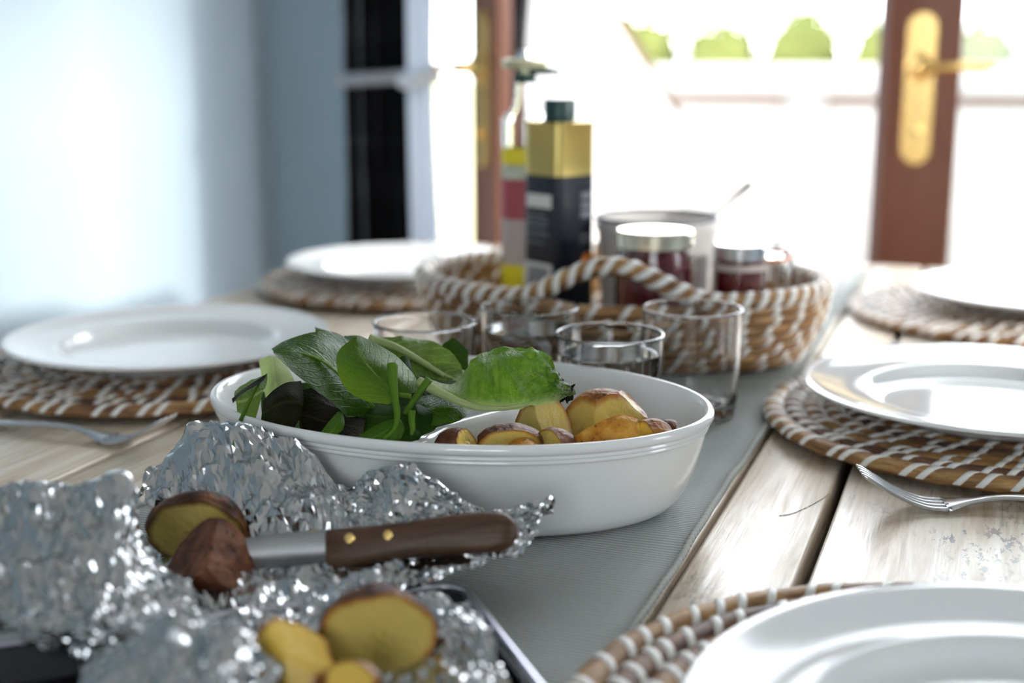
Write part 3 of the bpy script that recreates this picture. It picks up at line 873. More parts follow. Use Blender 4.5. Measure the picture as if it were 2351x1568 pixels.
# ------------------------------------------------------------------ tumblers
def tumbler_prof(h, r):
    b = r * 0.93
    W = .0023
    def ro(z): return b + (r - b) * z / h
    out = [(0, 0.0014), (b * .80, 0.0014), (b * .86, 0.0008), (b * .90, 0.0), (b * .95, 0.0), (b * .985, 0.0008), (b, 0.0026), (ro(.006), .006), (ro(h * .5), h * .5), (ro(h - .004), h - .004), (ro(h - .0014), h - .0014)]
    for k in range(1, 8):
        a = math.pi * k / 8; out.append((r - W / 2 + .0003 + (W / 2 + .0003) * math.cos(a), h - .0013 + .0012 * math.sin(a)))
    out += [(r - W, h - .0014), (ro(h - .004) - W, h - .004), (ro(h * .5) - W, h * .5), (ro(.018) - W, 0.018), (ro(.014) - .0028, 0.0140), (b - .0040, 0.0112), (b - .008, 0.0098), (b * .5, 0.0090), (0, 0.0088)]
    return out
def tumbler(u, v, z, h, label, water=None):
    p = atd(u, v, z); r = 0.0368
    root = obj('drinking_glass', lathe_me('drinking_glass', tumbler_prof(h, r), 64), M['glass'], loc=(p.x, p.y, TABLE_Z + 0.0050))
    tag(root, label, 'glass', 'tumblers behind the serving dish')
    if water:
        b = r * .93
        rw = b + (r - b) * water / h - .0021
        obj('water', lathe_me('water', [(0, 0.0087), (b * .5, 0.0089), (b - .0078, 0.0097), (b - .0038, 0.0111), (b + .0004 - .0024, 0.0150), (b + (r - b) * .5 - .0021, h * .5), (rw, water + .0010), (rw - .0006, water + .0003), (rw - .0016, water), (rw - .004, water - .0001), (0, water - .0001)], 64), M['water'], root)
    return root
tumbler(1400, 765, 0.885, 0.0765, 'nearest clear tumbler, nearly full of water, behind the potatoes', 0.062)
tumbler(1590, 712, 0.957, 0.080, 'empty clear tumbler at the right of the group')
tumbler(1217, 715, 0.978, 0.0775, 'clear tumbler of water in front of the basket handle', 0.060)
tumbler(975, 752, 0.930, 0.0755, 'clear tumbler at the left of the group, behind the salad leaves')

# ------------------------------------------------------------------ basket
BC = Vector((-0.314, 1.131, 0)); BA0, BB0, BA1, BB1 = 0.160, 0.110, 0.182, 0.134
BR = 0.0064
basket = empty('seagrass_basket', tp(BC.x, BC.y, 0.0048), 0.09)
tag(basket, 'oval seagrass basket with white wraps and an arched handle', 'basket')
NB = 8
def b_ring(k):
    s = k / (NB - 1); f = math.sin(s * math.pi / 2) ** 0.9
    return BA0 + (BA1 - BA0) * f, BB0 + (BB1 - BB0) * f, BR + k * BR * 1.32
def oval(a, b, t, z): return Vector((a * math.cos(t), b * math.sin(t), z))
bwrap = wrap_me('white_wrap', BR * 1.0, BR, 0.0056, 0.0036, -math.pi, math.pi, 10)
count = 0
n = 96
HW = 0.088    # half length of the handle along the rim
def handle_lift(x, y):
    if abs(x - 0.018) > HW: return 0.0
    q = abs(x - 0.018) / HW
    return 0.5 * (1 + math.cos(math.pi * q)) * 0.030
stuffV, stuffF = [], []
src = [v.co.copy() for v in bwrap.vertices]; sf = [tuple(p.vertices) for p in bwrap.polygons]
for k in range(NB):
    a, b, z = b_ring(k)
    path = []
    for i in range(n):
        t = 2 * math.pi * i / n
        p = oval(a, b, t, z)
        if k == NB - 1: p.z += handle_lift(p.x, p.y)
        path.append(p)
    obj('coil', tube_me('coil', path, BR * (1.2 if k == NB - 1 else 1), 10, closed=True, upv=(0, 0, 1)), M['sea'], basket)
    # wraps
    per = sum((path[i] - path[i - 1]).length for i in range(n)); m_ = int(per / (0.0145 if k == NB - 1 else 0.027)); acc = 0.0; nxt = 0.0
    for i in range(n):
        p, q = path[i], path[(i + 1) % n]; L = (q - p).length
        while nxt <= acc + L:
            c = p.lerp(q, (nxt - acc) / L); tdir = (q - p).normalized()
            s_ = tdir.cross(ZUP).normalized(); up_ = s_.cross(tdir)
            mw = frame_m(c, tdir, -s_, up_) @ Matrix.Diagonal((1.2 if k == NB - 1 else 1,) * 3 + (1,))
            front = c.y < 0.05 or k == NB - 1
            if front and count < 300:
                obj('white_wrap', bwrap, M['wrap'], basket, mw=mw); count += 1
            else:
                o0 = len(stuffV); stuffV += [mw @ v for v in src]; stuffF += [tuple(o0 + x for x in f) for f in sf]
            nxt += per / m_ * (1.0 if k == NB - 1 else random.uniform(0.8, 1.2))
        acc += L
    random.seed(20 + k)
far = obj('far_side_wraps', mesh('far_side_wraps', stuffV, stuffF), M['wrap'], basket); far['kind'] = 'stuff'
P = [[oval(BA0 * f, BB0 * f, 2 * math.pi * j / 64, zz) for j in range(64)] for f, zz in ((0.02, 0.008), (0.5, 0.008), (0.98, 0.008), (0.98, 0.002), (0.02, 0.002))]
obj('base', grid_me('base', P, [(j / 64 * 1.0, f) for f in range(5) for j in range(64)], wrap_v=True), M['sea_dark'], basket)

BZ = 0.0048 + 0.0084      # what stands in the basket stands this high
# ------------------------------------------------------------------ oil tin
def rsq_ring(hw, r, z, n=6):
    out = []
    for cxs, cys, a0 in ((1, 1, 0), (-1, 1, 90), (-1, -1, 180), (1, -1, 270)):
        for i in range(n + 1):
            a = R_(a0 + 90 * i / n); out.append(Vector((cxs * (hw - r) + r * math.cos(a), cys * (hw - r) + r * math.sin(a), z)))
    return out
def rsq_me(name, levels, r=0.009, cap=True):
    P = [rsq_ring(hw, min(r, hw * .9), z) for hw, z in levels]
    k = len(P[0]); me_V = [p for q in P for p in q]
    Fc = [(i * k + j, i * k + (j + 1) % k, (i + 1) * k + (j + 1) % k, (i + 1) * k + j) for i in range(len(P) - 1) for j in range(k)]
    if cap: Fc += [tuple(reversed(range(k))), tuple(range((len(P) - 1) * k, len(P) * k))]
    m = mesh(name, me_V, Fc, smooth=True)
    m.set_sharp_from_angle(angle=R_(40)) if hasattr(m, 'set_sharp_from_angle') else None
    return m
p = atd(1284, 470, 1.190)
TIN_Z = TABLE_Z + BZ
tin = empty('oil_tin', (p.x, p.y, TIN_Z), YAW + R_(39))
hw = 0.0245
def hz(v, z=1.19): return atd(1284, v, z).z - TIN_Z
z_top, z_split, z_cap = hz(277), hz(398), hz(226)
obj('body', rsq_me('body', [(hw - .001, 0), (hw, .002), (hw, z_split)], .010), M['tinblack'], tin)
obj('gold_shoulder', rsq_me('gold_shoulder', [(hw, z_split), (hw, z_top - .003), (hw + .0008, z_top - .002), (hw + .0008, z_top), (hw - .002, z_top + .0006), (hw - .004, z_top - .001)], .010), M['gold'], tin)
obj('cap', lathe_me('cap', [(0.0155, z_top - .002), (0.0155, z_top + .001), (0.0142, z_top + .002), (0.0146, z_cap - .002), (0.0138, z_cap), (0, z_cap)], 32), M['capgreen'], tin)
tag(tin, 'square black and gold oil tin with a dark green cap in the basket', 'tin')
def tin_print(nm, face, a, b, z0, z1, mat):
    # face 0: local -x side (appears left), face 1: local -y side (appears right)
    e = hw + 0.0006
    lo, hi = ((-e - .0003, a, z0), (-e + .0005, b, z1)) if face == 0 else ((a, -e - .0003, z0), (b, -e + .0005, z1))
    return obj(nm, box_me(nm, lo, hi), mat, tin)
tin_print('label_block', 0, -0.017, 0.016, hz(472), hz(441), M['print'])
for k, (v0, v1, a0) in enumerate([(488, 494, -.012), (500, 506, -.014), (512, 518, -.010), (530, 536, -.013), (552, 556, -.008)]):
    tin_print('small_print', 0, a0, 0.014, hz(v1), hz(v0), M['printgrey'])
tin_print('barcode_panel', 0, -0.019, 0.019, hz(660), hz(601), M['print'])
for k in range(9):
    tin_print('barcode_bar', 0, -0.0145 + k * .0032, -0.0125 + k * .0032, hz(656), hz(610), M['printgrey']).location = (-0.0004, 0, 0)
for k, (v0, v1) in enumerate([(437, 452), (460, 474), (480, 496), (532, 542), (548, 556)]):
    tin_print('side_lettering', 1, 0.004, 0.016, hz(v1), hz(v0), M['printgrey'])
orm = lathe_me('orange_mark', [(0, 0), (0.0085, 0), (0.0085, 0.0008), (0, 0.0009)], 20)
obj('orange_mark', orm, M['orange'], tin, mw=Matrix.Translation((0.014, -hw - .0002, hz(600))) @ Matrix.Rotation(R_(90), 4, 'X'))

# ------------------------------------------------------------------ clear pump bottle
p = atd(1204, 470, 1.235); BOT_Z = TABLE_Z + BZ
bot = empty('pump_bottle', (p.x, p.y, BOT_Z), YAW)
def bz(v): return atd(1204, v, 1.235).z - BOT_Z
rb = 0.0215
obj('body', lathe_me('body', [(0, .001), (rb - .004, 0), (rb, .004), (rb, bz(275)), (rb - .003, bz(262)), (rb * .55, bz(245)), (rb * .42, bz(225)), (rb * .40, bz(185)), (rb * .34, bz(185)), (rb * .36, bz(226)), (rb * .48, bz(248)), (rb - .005, bz(266)), (rb - .0025, bz(278)), (rb - .0025, .007), (0, .006)], 40), M['glass'], bot)
def band(nm, v0, v1, mat, e=.0004):
    obj(nm, lathe_me(nm, [(rb - .0004, bz(v1)), (rb + e, bz(v1)), (rb + e, bz(v0)), (rb - .0004, bz(v0))], 40), mat, bot)
band('yellow_band', 337, 374, M['yellow']); band('red_label', 408, 500, M['redlab']); band('pale_label', 500, 606, M['pinklab']); band('lower_yellow_band', 606, 720, M['yellow'])
band('grey_band', 376, 407, plain('pale_green_label', (0.55, 0.56, 0.45), .6))
PUMP = plain('pale_gold_pump', (0.62, 0.60, 0.38), 0.3, 0.6)
obj('collar', lathe_me('collar', [(0, bz(190)), (rb * .5, bz(190)), (rb * .52, bz(172)), (rb * .3, bz(168)), (0, bz(168))], 24), M['capgreen'], bot)
pump = obj('pump_head', lathe_me('pump_head', [(0, bz(170)), (rb * .26, bz(170)), (rb * .26, bz(158)), (rb * .95, bz(156)), (rb * 1.0, bz(140)), (rb * .8, bz(134)), (0, bz(133))], 24), PUMP, bot)
obj('nozzle', tube_me('nozzle', [(0, 0, bz(160)), (.020, 0, bz(162)), (.033, 0, bz(166))], [.004, .0035, .0025], 8), M['capgreen'], pump)
obj('finial', lathe_me('finial', [(0, bz(134)), (rb * .35, bz(134)), (rb * .3, bz(118)), (0, bz(114))], 16), M['silver'], pump)
tag(bot, 'clear pump bottle with yellow and red labels beside the oil tin', 'bottle')

# ------------------------------------------------------------------ enamel pot, spoon and jars
p = atd(1508, 500, 1.202); POT_Z = TABLE_Z + BZ
pot = empty('enamel_pot', (p.x, p.y, POT_Z)); ph = atd(1508, 497, 1.202).z - POT_Z
rp = 0.0565
obj('body', lathe_me('body', [(0, 0.001), (rp * .78, 0), (rp * .84, .003), (rp * .92, ph * .45), (rp * .96, ph - .014), (rp * 1.0, ph - .011), (rp, ph - .001), (rp - .003, ph - .002), (rp * .93, ph - .014), (rp * .89, ph * .45), (rp * .8, .005), (0, .004)], 56), M['enamel'], pot)
obj('rim', tube_me('rim', [(rp * math.cos(a), rp * math.sin(a), ph) for a in [2 * math.pi * i / 64 for i in range(64)]], 0.0016, 8, closed=True), M['enamelrim'], pot)
tag(pot, 'grey-white enamel pot with a dark rim at the back of the basket', 'pot')
a = atd(1632, 497, 1.185); b = atd(1724, 421, 1.145)
lowp = Vector((p.x, p.y, POT_Z + .012))
sp = empty('teaspoon', lowp)
pth = [lowp.lerp(a, s) for s in (0.12, 0.5, 0.85)] + [a.lerp(b, s) for s in (0.1, .5, .85, 1.0)]
obj('handle', tube_me('handle', [q - lowp for q in spline(pth, 26)], [.0020] * 14 + [.0019, .0019, .0020, .0023, .0027, .0032, .0037, .0041, .0043, .0042, .0035, .0015], 8, flat=0.6), M['dull'], sp)
bl = lathe_me('bowl', [(0, 0), (.006, .0006), (.011, .003), (.0135, .006), (.0125, .006), (.009, .0035), (0, .0012)], 20)
obj('bowl', bl, M['steel'], sp, mw=Matrix.Translation((0, 0, -0.004)) @ Matrix.Diagonal((1.35, 1, 1, 1)))
tag(sp, 'steel teaspoon standing in the enamel pot', 'spoon')

def jar(name, u, vtop, z, r, label, lidmat, lidh, neck, band_v=None, wire=False, fill=True):
    p = atd(u, vtop, z); base = TABLE_Z + BZ; h = p.z - base
    root = empty(name, (p.x, p.y, base), YAW)
    tag(root, label, 'jar')
    sh = h - lidh
    t = .0022
    if wire:
        obj('glass_body', lathe_me('glass_body', [(0, .002), (r * .9, 0), (r, .004), (r, sh - .012), (r * neck, sh - .003), (r * neck, sh + .002), (r * neck - t, sh + .002), (r * neck - t, sh - .004), (r - t, sh - .014), (r - t, .006), (0, .006)], 44), M['glass'], root)
        obj('glass_lid', lathe_me('glass_lid', [(0, sh + .004), (r * neck, sh + .003), (r * neck * 1.02, sh + .008), (r * .8, h), (0, h)], 40), M['glass'], root)
        obj('gasket', tube_me('gasket', [(r * neck * math.cos(q), r * neck * math.sin(q), sh + .0025) for q in [2 * math.pi * i / 40 for i in range(40)]], .0014, 6, closed=True), M['orange'], root)
        obj('wire_clip', tube_me('wire_clip', spline([(-r * 1.03, -.006, sh - .012), (-r * 1.08, -.008, sh - .022), (-r * 1.04, .0, sh - .03), (-r * 1.08, .006, sh - .012), (-r * .9, 0, sh + .008), (-r * .3, 0, h + .001), (r * .3, 0, h + .001), (r * .9, 0, sh + .008), (r * 1.04, 0, sh - .012)], 50), .0013, 6), M['steel'], root)
    else:
        obj('glass_body', lathe_me('glass_body', [(0, .002), (r * .9, 0), (r, .004), (r, sh * .80), (r * .97, sh * .88), (r * neck, sh * .96), (r * neck, sh), (r * neck - t, sh), (r * neck - t, sh * .955), (r - t, sh * .79), (r - t, .006), (0, .006)], 44), M['glass'], root)
        obj('jam', lathe_me('jam', [(0, .0065), (r - t - .0006, .0065), (r - t - .0006, sh * .78), (r * .955 - t, sh * .88), (r * .88 - t, sh * .955), (0, sh * .96)], 40), M['jam'], root)
        k = neck + .035
        ld = obj('lid', lathe_me('lid', [(r * k, sh * .965), (r * k + .0008, sh * .97), (r * k + .0008, h - .002), (r * k - .001, h), (r * k - .004, h - .0008), (0, h - .0005)], 44), lidmat, root)
        if band_v:
            z0, z1 = atd(u, band_v[1], z - r).z - base, atd(u, band_v[0], z - r).z - base
            obj('paper_label', lathe_me('paper_label', [(r + .0002, z0), (r + .0006, z0), (r + .0006, z1), (r + .0002, z1)], 44), M['pinklab'], root)
    return root
jar('jam_jar', 1505, 527, 1.108, 0.0340, 'large jar of dark red jam with a pale gold lid', M['lid'], 0.011, 0.93)
jar('jam_jar', 1700, 560, 1.108, 0.0222, 'small jar of dark red jam with a silver lid and a narrow paper band', M['silver'], 0.009, 0.95, (612, 628))
jar('clip_top_jar', 1768, 566, 1.132, 0.0195, 'small clear clip-top jar behind the little jam jar', None, 0.012, 0.9, wire=True)

# ------------------------------------------------------------------ salad leaves
def leaf(name, rows, mat, label, nu=30, nv=15, ruffle=0.0012, rs=60, rib=None, ribmat=None, seed=0, ragged=0.0, pleat=0.0, group='salad leaves in the dish'):
    """rows: polylines running base to tip; first and last are the leaf margins"""
    rows = [spline(r, nu) for r in rows]
    P, UVs = [], []
    for i in range(nu):
        cross = spline([r[i] for r in rows], nv) if len(rows) > 2 else [[a + (b - a) * j / (nv - 1) for a, b in zip(rows[0][i], rows[1][i])] for j in range(nv)]
        row = []
        for j, (u, v, z) in enumerate(cross):
            p = atd(u, v, z)
            e = abs(2 * j / (nv - 1) - 1)
            q = p * rs + Vector((seed * 7.3, 0, 0))
            d = noise.noise(q) * ruffle * (0.4 + 1.2 * e) + noise.noise(q * 2.7) * ruffle * 0.45
            p = p - FWD * d + UP * (noise.noise(q * 1.3 + Vector((9, 2, 1))) * ruffle * 0.5)
            if pleat:
                uu = j / (nv - 1); vv = i / (nu - 1)
                p -= FWD * (pleat * (uu ** 0.8) * math.sin(2 * math.pi * (4.2 * vv + 0.35 * uu + 0.5 * noise.noise(q * .5)))) * min(1, vv * 5)
                p += UP * (0.12 * pleat * (uu ** 3) * math.sin(2 * math.pi * 5.3 * vv + 1))
            if ragged and (i > nu * 0.72 or e > 0.85):
                p += (UP * noise.noise(q * 3.1) + RGT * noise.noise(q * 3.3 + Vector((4, 4, 4)))) * ragged
            row.append(p); UVs.append((j / (nv - 1), i / (nu - 1)))
        P.append(row)
    c = sum((p for r in P for p in r), Vector()) / (nu * nv)
    P2 = [[p - c for p in r] for r in P]
    o = obj(name, grid_me(name, P2, UVs), mat, loc=c)
    tag(o, label, 'salad leaf', group)
    if rib:
        pts, r0, r1 = rib
        pts = [atd(*q) - c for q in spline(pts, 20)]
        obj('midrib', tube_me('midrib', pts, [r0 + (r1 - r0) * i / 19 for i in range(20)], 8), ribmat or STEM, o)
    return o

leaf('spinach_leaf', [[(840, 838, .778), (808, 788, .782), (765, 764, .782), (715, 764, .776), (660, 780, .766), (623, 801, .752)],
                      [(852, 885, .762), (815, 850, .762), (775, 815, .764), (730, 795, .762), (672, 795, .757), (626, 804, .750)],
                      [(862, 940, .752), (820, 905, .748), (780, 875, .746), (735, 848, .745), (680, 822, .746), (628, 809, .748)],
                      [(835, 1000, .745), (800, 962, .738), (765, 925, .733), (720, 892, .731), (668, 850, .736), (624, 806, .746)]],
     SPIN, 'large glossy spinach leaf bending over the left of the salad', ruffle=0.0016, seed=1, rib=([(858, 935, .750), (800, 880, .744), (740, 830, .750), (680, 808, .752)], .0011, .0004))
leaf('spinach_leaf', [[(892, 930, .722), (842, 923, .722), (797, 895, .726), (775, 852, .730), (776, 808, .734), (812, 776, .738)],
                      [(902, 920, .718), (858, 900, .716), (822, 868, .717), (800, 838, .722), (800, 806, .730), (818, 774, .738)],
                      [(915, 908, .716), (888, 884, .714), (858, 856, .715), (836, 828, .720), (824, 800, .730), (822, 773, .739)],
                      [(935, 906, .720), (925, 880, .718), (898, 848, .720), (868, 818, .726), (844, 794, .734), (826, 773, .740)],
                      [(960, 898, .732), (955, 868, .734), (930, 836, .736), (898, 808, .738), (862, 786, .740), (830, 773, .741)]],
     SPIN_L, 'rounded spinach leaf showing its pale underside at the centre of the salad', ruffle=0.0013, seed=2, rib=([(944, 910, .712), (905, 902, .7125), (872, 872, .712), (840, 836, .7165)], .0014, .0006))
leaf('romaine_leaf', [[(848, 774, .800), (900, 770, .802), (955, 778, .802), (1010, 796, .800), (1048, 822, .797), (1066, 868, .790)],
                      [(850, 782, .794), (905, 797, .794), (955, 822, .792), (1000, 848, .790), (1032, 866, .788), (1062, 876, .788)],
                      [(856, 792, .790), (895, 818, .788), (935, 850, .784), (972, 876, .780), (1012, 886, .780), (1058, 884, .784)]],
     ROM, 'romaine leaf with a pale midrib lying at the back of the salad', nu=44, nv=22, ruffle=0.0040, rs=70, seed=3, ragged=.0006, rib=([(848, 780, .7935), (905, 797, .791), (960, 826, .7885), (1020, 862, .786)], .0036, .0014), ribmat=RIB)
lettuce = leaf('lettuce_leaf', [[(975, 884, .722), (1022, 912, .716), (1085, 938, .712), (1150, 942, .710), (1225, 928, .714), (1312, 918, .722)],
                      [(978, 880, .724), (1030, 898, .718), (1090, 915, .713), (1152, 918, .710), (1230, 912, .713), (1318, 902, .722)],
                      [(982, 877, .728), (1038, 888, .727), (1088, 878, .722), (1150, 868, .718), (1225, 876, .720), (1310, 888, .726)],
                      [(986, 876, .733), (1042, 882, .736), (1088, 846, .732), (1150, 826, .728), (1222, 838, .728), (1290, 868, .730)],
                      [(988, 876, .737), (1046, 880, .744), (1090, 826, .742), (1150, 797, .740), (1240, 806, .738), (1280, 848, .736)]],
     LETF, 'big pale green lettuce leaf with a browned ragged tip over the divider', nu=80, nv=40, pleat=0.0034, ruffle=0.0026, rs=62, seed=4, ragged=0.0020, rib=([(962, 876, .722), (1022, 907, .7135), (1085, 933, .7095), (1150, 938, .7085), (1215, 928, .712)], .0030, .0010), ribmat=RIB)
tip = leaf('browned_leaf_tip', [[(1262, 848, .7365), (1290, 868, .730), (1316, 892, .726)], [(1266, 872, .728), (1290, 890, .724), (1314, 906, .722)], [(1258, 915, .720), (1285, 918, .719), (1308, 922, .719)]],
     PURP, 'browned frilly leaf edge hanging from the tip of the lettuce', nu=22, nv=14, ruffle=0.003, rs=120, seed=14, ragged=0.003)
leaf('spinach_leaf', [[(909, 958, .704), (880, 968, .702), (850, 984, .700), (824, 1002, .700), (814, 1012, .699)],
                      [(914, 962, .702), (892, 984, .698), (866, 1000, .696), (840, 1012, .696), (824, 1018, .697)],
                      [(920, 962, .704), (928, 984, .702), (920, 1008, .702), (900, 1022, .701), (862, 1024, .700)]],
     SPIN, 'spinach leaf with a tall upright green stem at the front of the salad', ruffle=0.0009, seed=5, rib=([(901, 836, .712), (902, 870, .709), (906, 915, .706), (912, 950, .703), (905, 985, .699), (880, 1008, .697)], .0030, .0009))
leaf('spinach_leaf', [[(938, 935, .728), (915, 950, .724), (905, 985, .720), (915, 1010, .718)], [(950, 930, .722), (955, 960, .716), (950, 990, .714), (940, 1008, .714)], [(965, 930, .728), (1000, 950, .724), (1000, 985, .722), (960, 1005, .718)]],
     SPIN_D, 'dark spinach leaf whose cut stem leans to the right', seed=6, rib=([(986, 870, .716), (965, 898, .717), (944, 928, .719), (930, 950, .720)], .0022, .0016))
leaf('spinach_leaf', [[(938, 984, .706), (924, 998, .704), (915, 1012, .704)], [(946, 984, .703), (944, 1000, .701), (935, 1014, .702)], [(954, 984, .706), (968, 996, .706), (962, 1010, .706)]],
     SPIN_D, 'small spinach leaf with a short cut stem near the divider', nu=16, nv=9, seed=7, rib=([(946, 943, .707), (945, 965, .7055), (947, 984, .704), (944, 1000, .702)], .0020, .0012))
leaf('spinach_leaf', [[(776, 944, .715), (755, 968, .712), (738, 990, .710), (728, 1004, .709)], [(784, 945, .713), (774, 972, .708), (758, 994, .706), (736, 1006, .707)], [(788, 948, .714), (791, 972, .711), (782, 992, .709), (752, 1008, .708)]],
     SPIN, 'small bright spinach leaf standing against the front wall of the dish', nu=20, nv=11, ruffle=0.0006, seed=8)
leaf('red_leaf', [[(690, 872, .748), (655, 878, .742), (625, 895, .740), (604, 918, .742)], [(696, 910, .738), (660, 905, .732), (630, 915, .732), (602, 935, .736)], [(692, 950, .732), (660, 945, .726), (630, 950, .727), (600, 955, .733)], [(672, 992, .730), (650, 985, .727), (625, 978, .728), (600, 968, .734)]],
     PURP, 'dark purple curled leaf at the left of the salad', ruffle=0.0028, rs=55, seed=9)
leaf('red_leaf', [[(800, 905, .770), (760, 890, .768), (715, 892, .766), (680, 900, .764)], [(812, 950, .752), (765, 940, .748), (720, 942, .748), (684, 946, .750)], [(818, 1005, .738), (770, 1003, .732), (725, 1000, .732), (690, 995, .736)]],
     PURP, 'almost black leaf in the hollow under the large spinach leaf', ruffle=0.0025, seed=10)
oak = leaf('oak_leaf', [[(614, 857, .762), (590, 868, .760), (560, 882, .762), (540, 900, .766)], [(612, 880, .752), (590, 890, .750), (565, 902, .752), (540, 915, .758)], [(600, 915, .744), (585, 925, .742), (565, 935, .744), (543, 935, .750)], [(588, 966, .738), (576, 962, .737), (560, 955, .740), (543, 948, .747)]],
     ROM, 'yellow-green frilled leaf at the left end of the dish', ruffle=0.0024, rs=70, seed=11, ragged=.0006, rib=([(552, 966, .736), (570, 925, .7405), (592, 885, .749), (612, 860, .758)], .0012, .0004))
oak_edge = leaf('oak_leaf_edge', [[(614, 858, .757), (585, 875, .752), (550, 898, .752), (532, 915, .756)], [(606, 874, .748), (580, 890, .744), (552, 908, .745), (534, 925, .752)]],
     PURP, 'purple rolled leaf edge at the left end of the dish', nu=20, nv=8, ruffle=0.0016, seed=12)
leaf('lettuce_rib', [[(594, 826, .790), (600, 855, .786), (606, 890, .782), (612, 925, .778)], [(625, 818, .784), (628, 850, .778), (632, 890, .774), (632, 930, .772)], [(655, 835, .788), (672, 865, .784), (682, 900, .780), (672, 940, .776)]],
     RIB, 'white lettuce rib behind the purple leaf', ruffle=0.0012, seed=13)
leaf('spinach_leaf', [[(958, 912, .742), (1000, 905, .742), (1050, 912, .740), (1085, 930, .738)], [(955, 940, .728), (1000, 935, .726), (1050, 938, .728), (1080, 946, .730)], [(960, 985, .722), (1000, 978, .720), (1040, 968, .722), (1070, 958, .726)]],
     SPIN, 'crinkled spinach leaf in the shade under the lettuce', ruffle=0.0026, rs=80, seed=15)
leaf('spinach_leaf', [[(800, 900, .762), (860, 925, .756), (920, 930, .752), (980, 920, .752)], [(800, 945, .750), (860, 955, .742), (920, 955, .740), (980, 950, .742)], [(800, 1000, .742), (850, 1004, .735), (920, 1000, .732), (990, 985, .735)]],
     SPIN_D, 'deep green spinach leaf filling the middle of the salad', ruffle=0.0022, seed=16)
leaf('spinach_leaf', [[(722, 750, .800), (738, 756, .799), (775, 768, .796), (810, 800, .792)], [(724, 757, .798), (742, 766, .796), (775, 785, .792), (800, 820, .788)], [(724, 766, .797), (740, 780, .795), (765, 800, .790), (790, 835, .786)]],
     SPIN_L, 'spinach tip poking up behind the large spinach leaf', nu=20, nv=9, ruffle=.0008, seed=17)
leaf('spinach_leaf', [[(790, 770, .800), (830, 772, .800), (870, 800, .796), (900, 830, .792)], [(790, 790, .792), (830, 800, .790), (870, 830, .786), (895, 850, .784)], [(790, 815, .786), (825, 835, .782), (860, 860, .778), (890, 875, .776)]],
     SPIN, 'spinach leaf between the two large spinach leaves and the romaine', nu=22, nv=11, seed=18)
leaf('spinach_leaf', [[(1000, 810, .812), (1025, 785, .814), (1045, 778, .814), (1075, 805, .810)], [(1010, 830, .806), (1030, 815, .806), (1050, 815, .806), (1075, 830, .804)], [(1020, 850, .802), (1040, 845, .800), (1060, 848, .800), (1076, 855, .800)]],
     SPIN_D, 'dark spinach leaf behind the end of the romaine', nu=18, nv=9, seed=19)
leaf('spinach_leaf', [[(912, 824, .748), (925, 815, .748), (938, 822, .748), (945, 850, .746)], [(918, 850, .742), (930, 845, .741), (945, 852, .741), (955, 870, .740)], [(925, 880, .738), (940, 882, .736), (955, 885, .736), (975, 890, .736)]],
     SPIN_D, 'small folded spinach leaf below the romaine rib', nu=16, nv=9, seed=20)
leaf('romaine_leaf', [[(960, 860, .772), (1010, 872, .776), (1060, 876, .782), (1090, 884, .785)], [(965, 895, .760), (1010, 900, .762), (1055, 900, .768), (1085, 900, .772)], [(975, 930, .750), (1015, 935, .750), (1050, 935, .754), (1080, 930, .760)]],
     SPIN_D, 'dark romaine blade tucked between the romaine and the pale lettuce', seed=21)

leaf('spinach_leaf', [[(600, 900, .800), (680, 880, .802), (760, 870, .802), (840, 880, .800)], [(600, 940, .782), (680, 935, .780), (760, 930, .778), (840, 935, .776)], [(610, 985, .765), (680, 990, .756), (760, 1000, .752), (840, 1000, .752)]],  # filler leaves: their dark colour puts shade into the gaps of the salad
     SPIN_D, 'dark filler leaf coloured for the shade deep in the dish, behind the purple leaves', ruffle=0.003, seed=22)
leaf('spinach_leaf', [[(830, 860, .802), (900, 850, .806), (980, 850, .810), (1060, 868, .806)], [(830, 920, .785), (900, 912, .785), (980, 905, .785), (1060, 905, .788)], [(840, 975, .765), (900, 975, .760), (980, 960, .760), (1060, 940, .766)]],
     SPIN_D, 'dark filler leaf coloured for the shade deep in the dish, below the romaine', ruffle=0.003, seed=23)
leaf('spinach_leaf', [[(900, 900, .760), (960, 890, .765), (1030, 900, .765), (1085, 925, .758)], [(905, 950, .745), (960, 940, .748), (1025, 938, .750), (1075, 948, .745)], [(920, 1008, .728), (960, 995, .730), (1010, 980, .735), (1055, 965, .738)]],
     SPIN_D, 'dark filler leaf coloured for the shade against the divider', ruffle=0.0026, seed=24)
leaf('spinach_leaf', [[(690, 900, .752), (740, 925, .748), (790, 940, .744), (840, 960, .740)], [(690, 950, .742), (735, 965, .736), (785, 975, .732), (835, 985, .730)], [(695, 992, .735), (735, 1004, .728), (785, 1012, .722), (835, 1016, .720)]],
     PURP, 'blackish filler leaf coloured for the shade along the front wall of the dish', ruffle=0.002, seed=25)
for part, whole, nm, lb in ((tip, lettuce, 'frilly_tip', 'browned frilly tip'), (oak_edge, oak, 'rolled_edge', 'purple rolled edge')):
    part.location = part.location - whole.location; part.parent = whole; part.name = nm
    for k in ('category', 'group'): del part[k]
    part['label'] = lb + ' of the leaf'
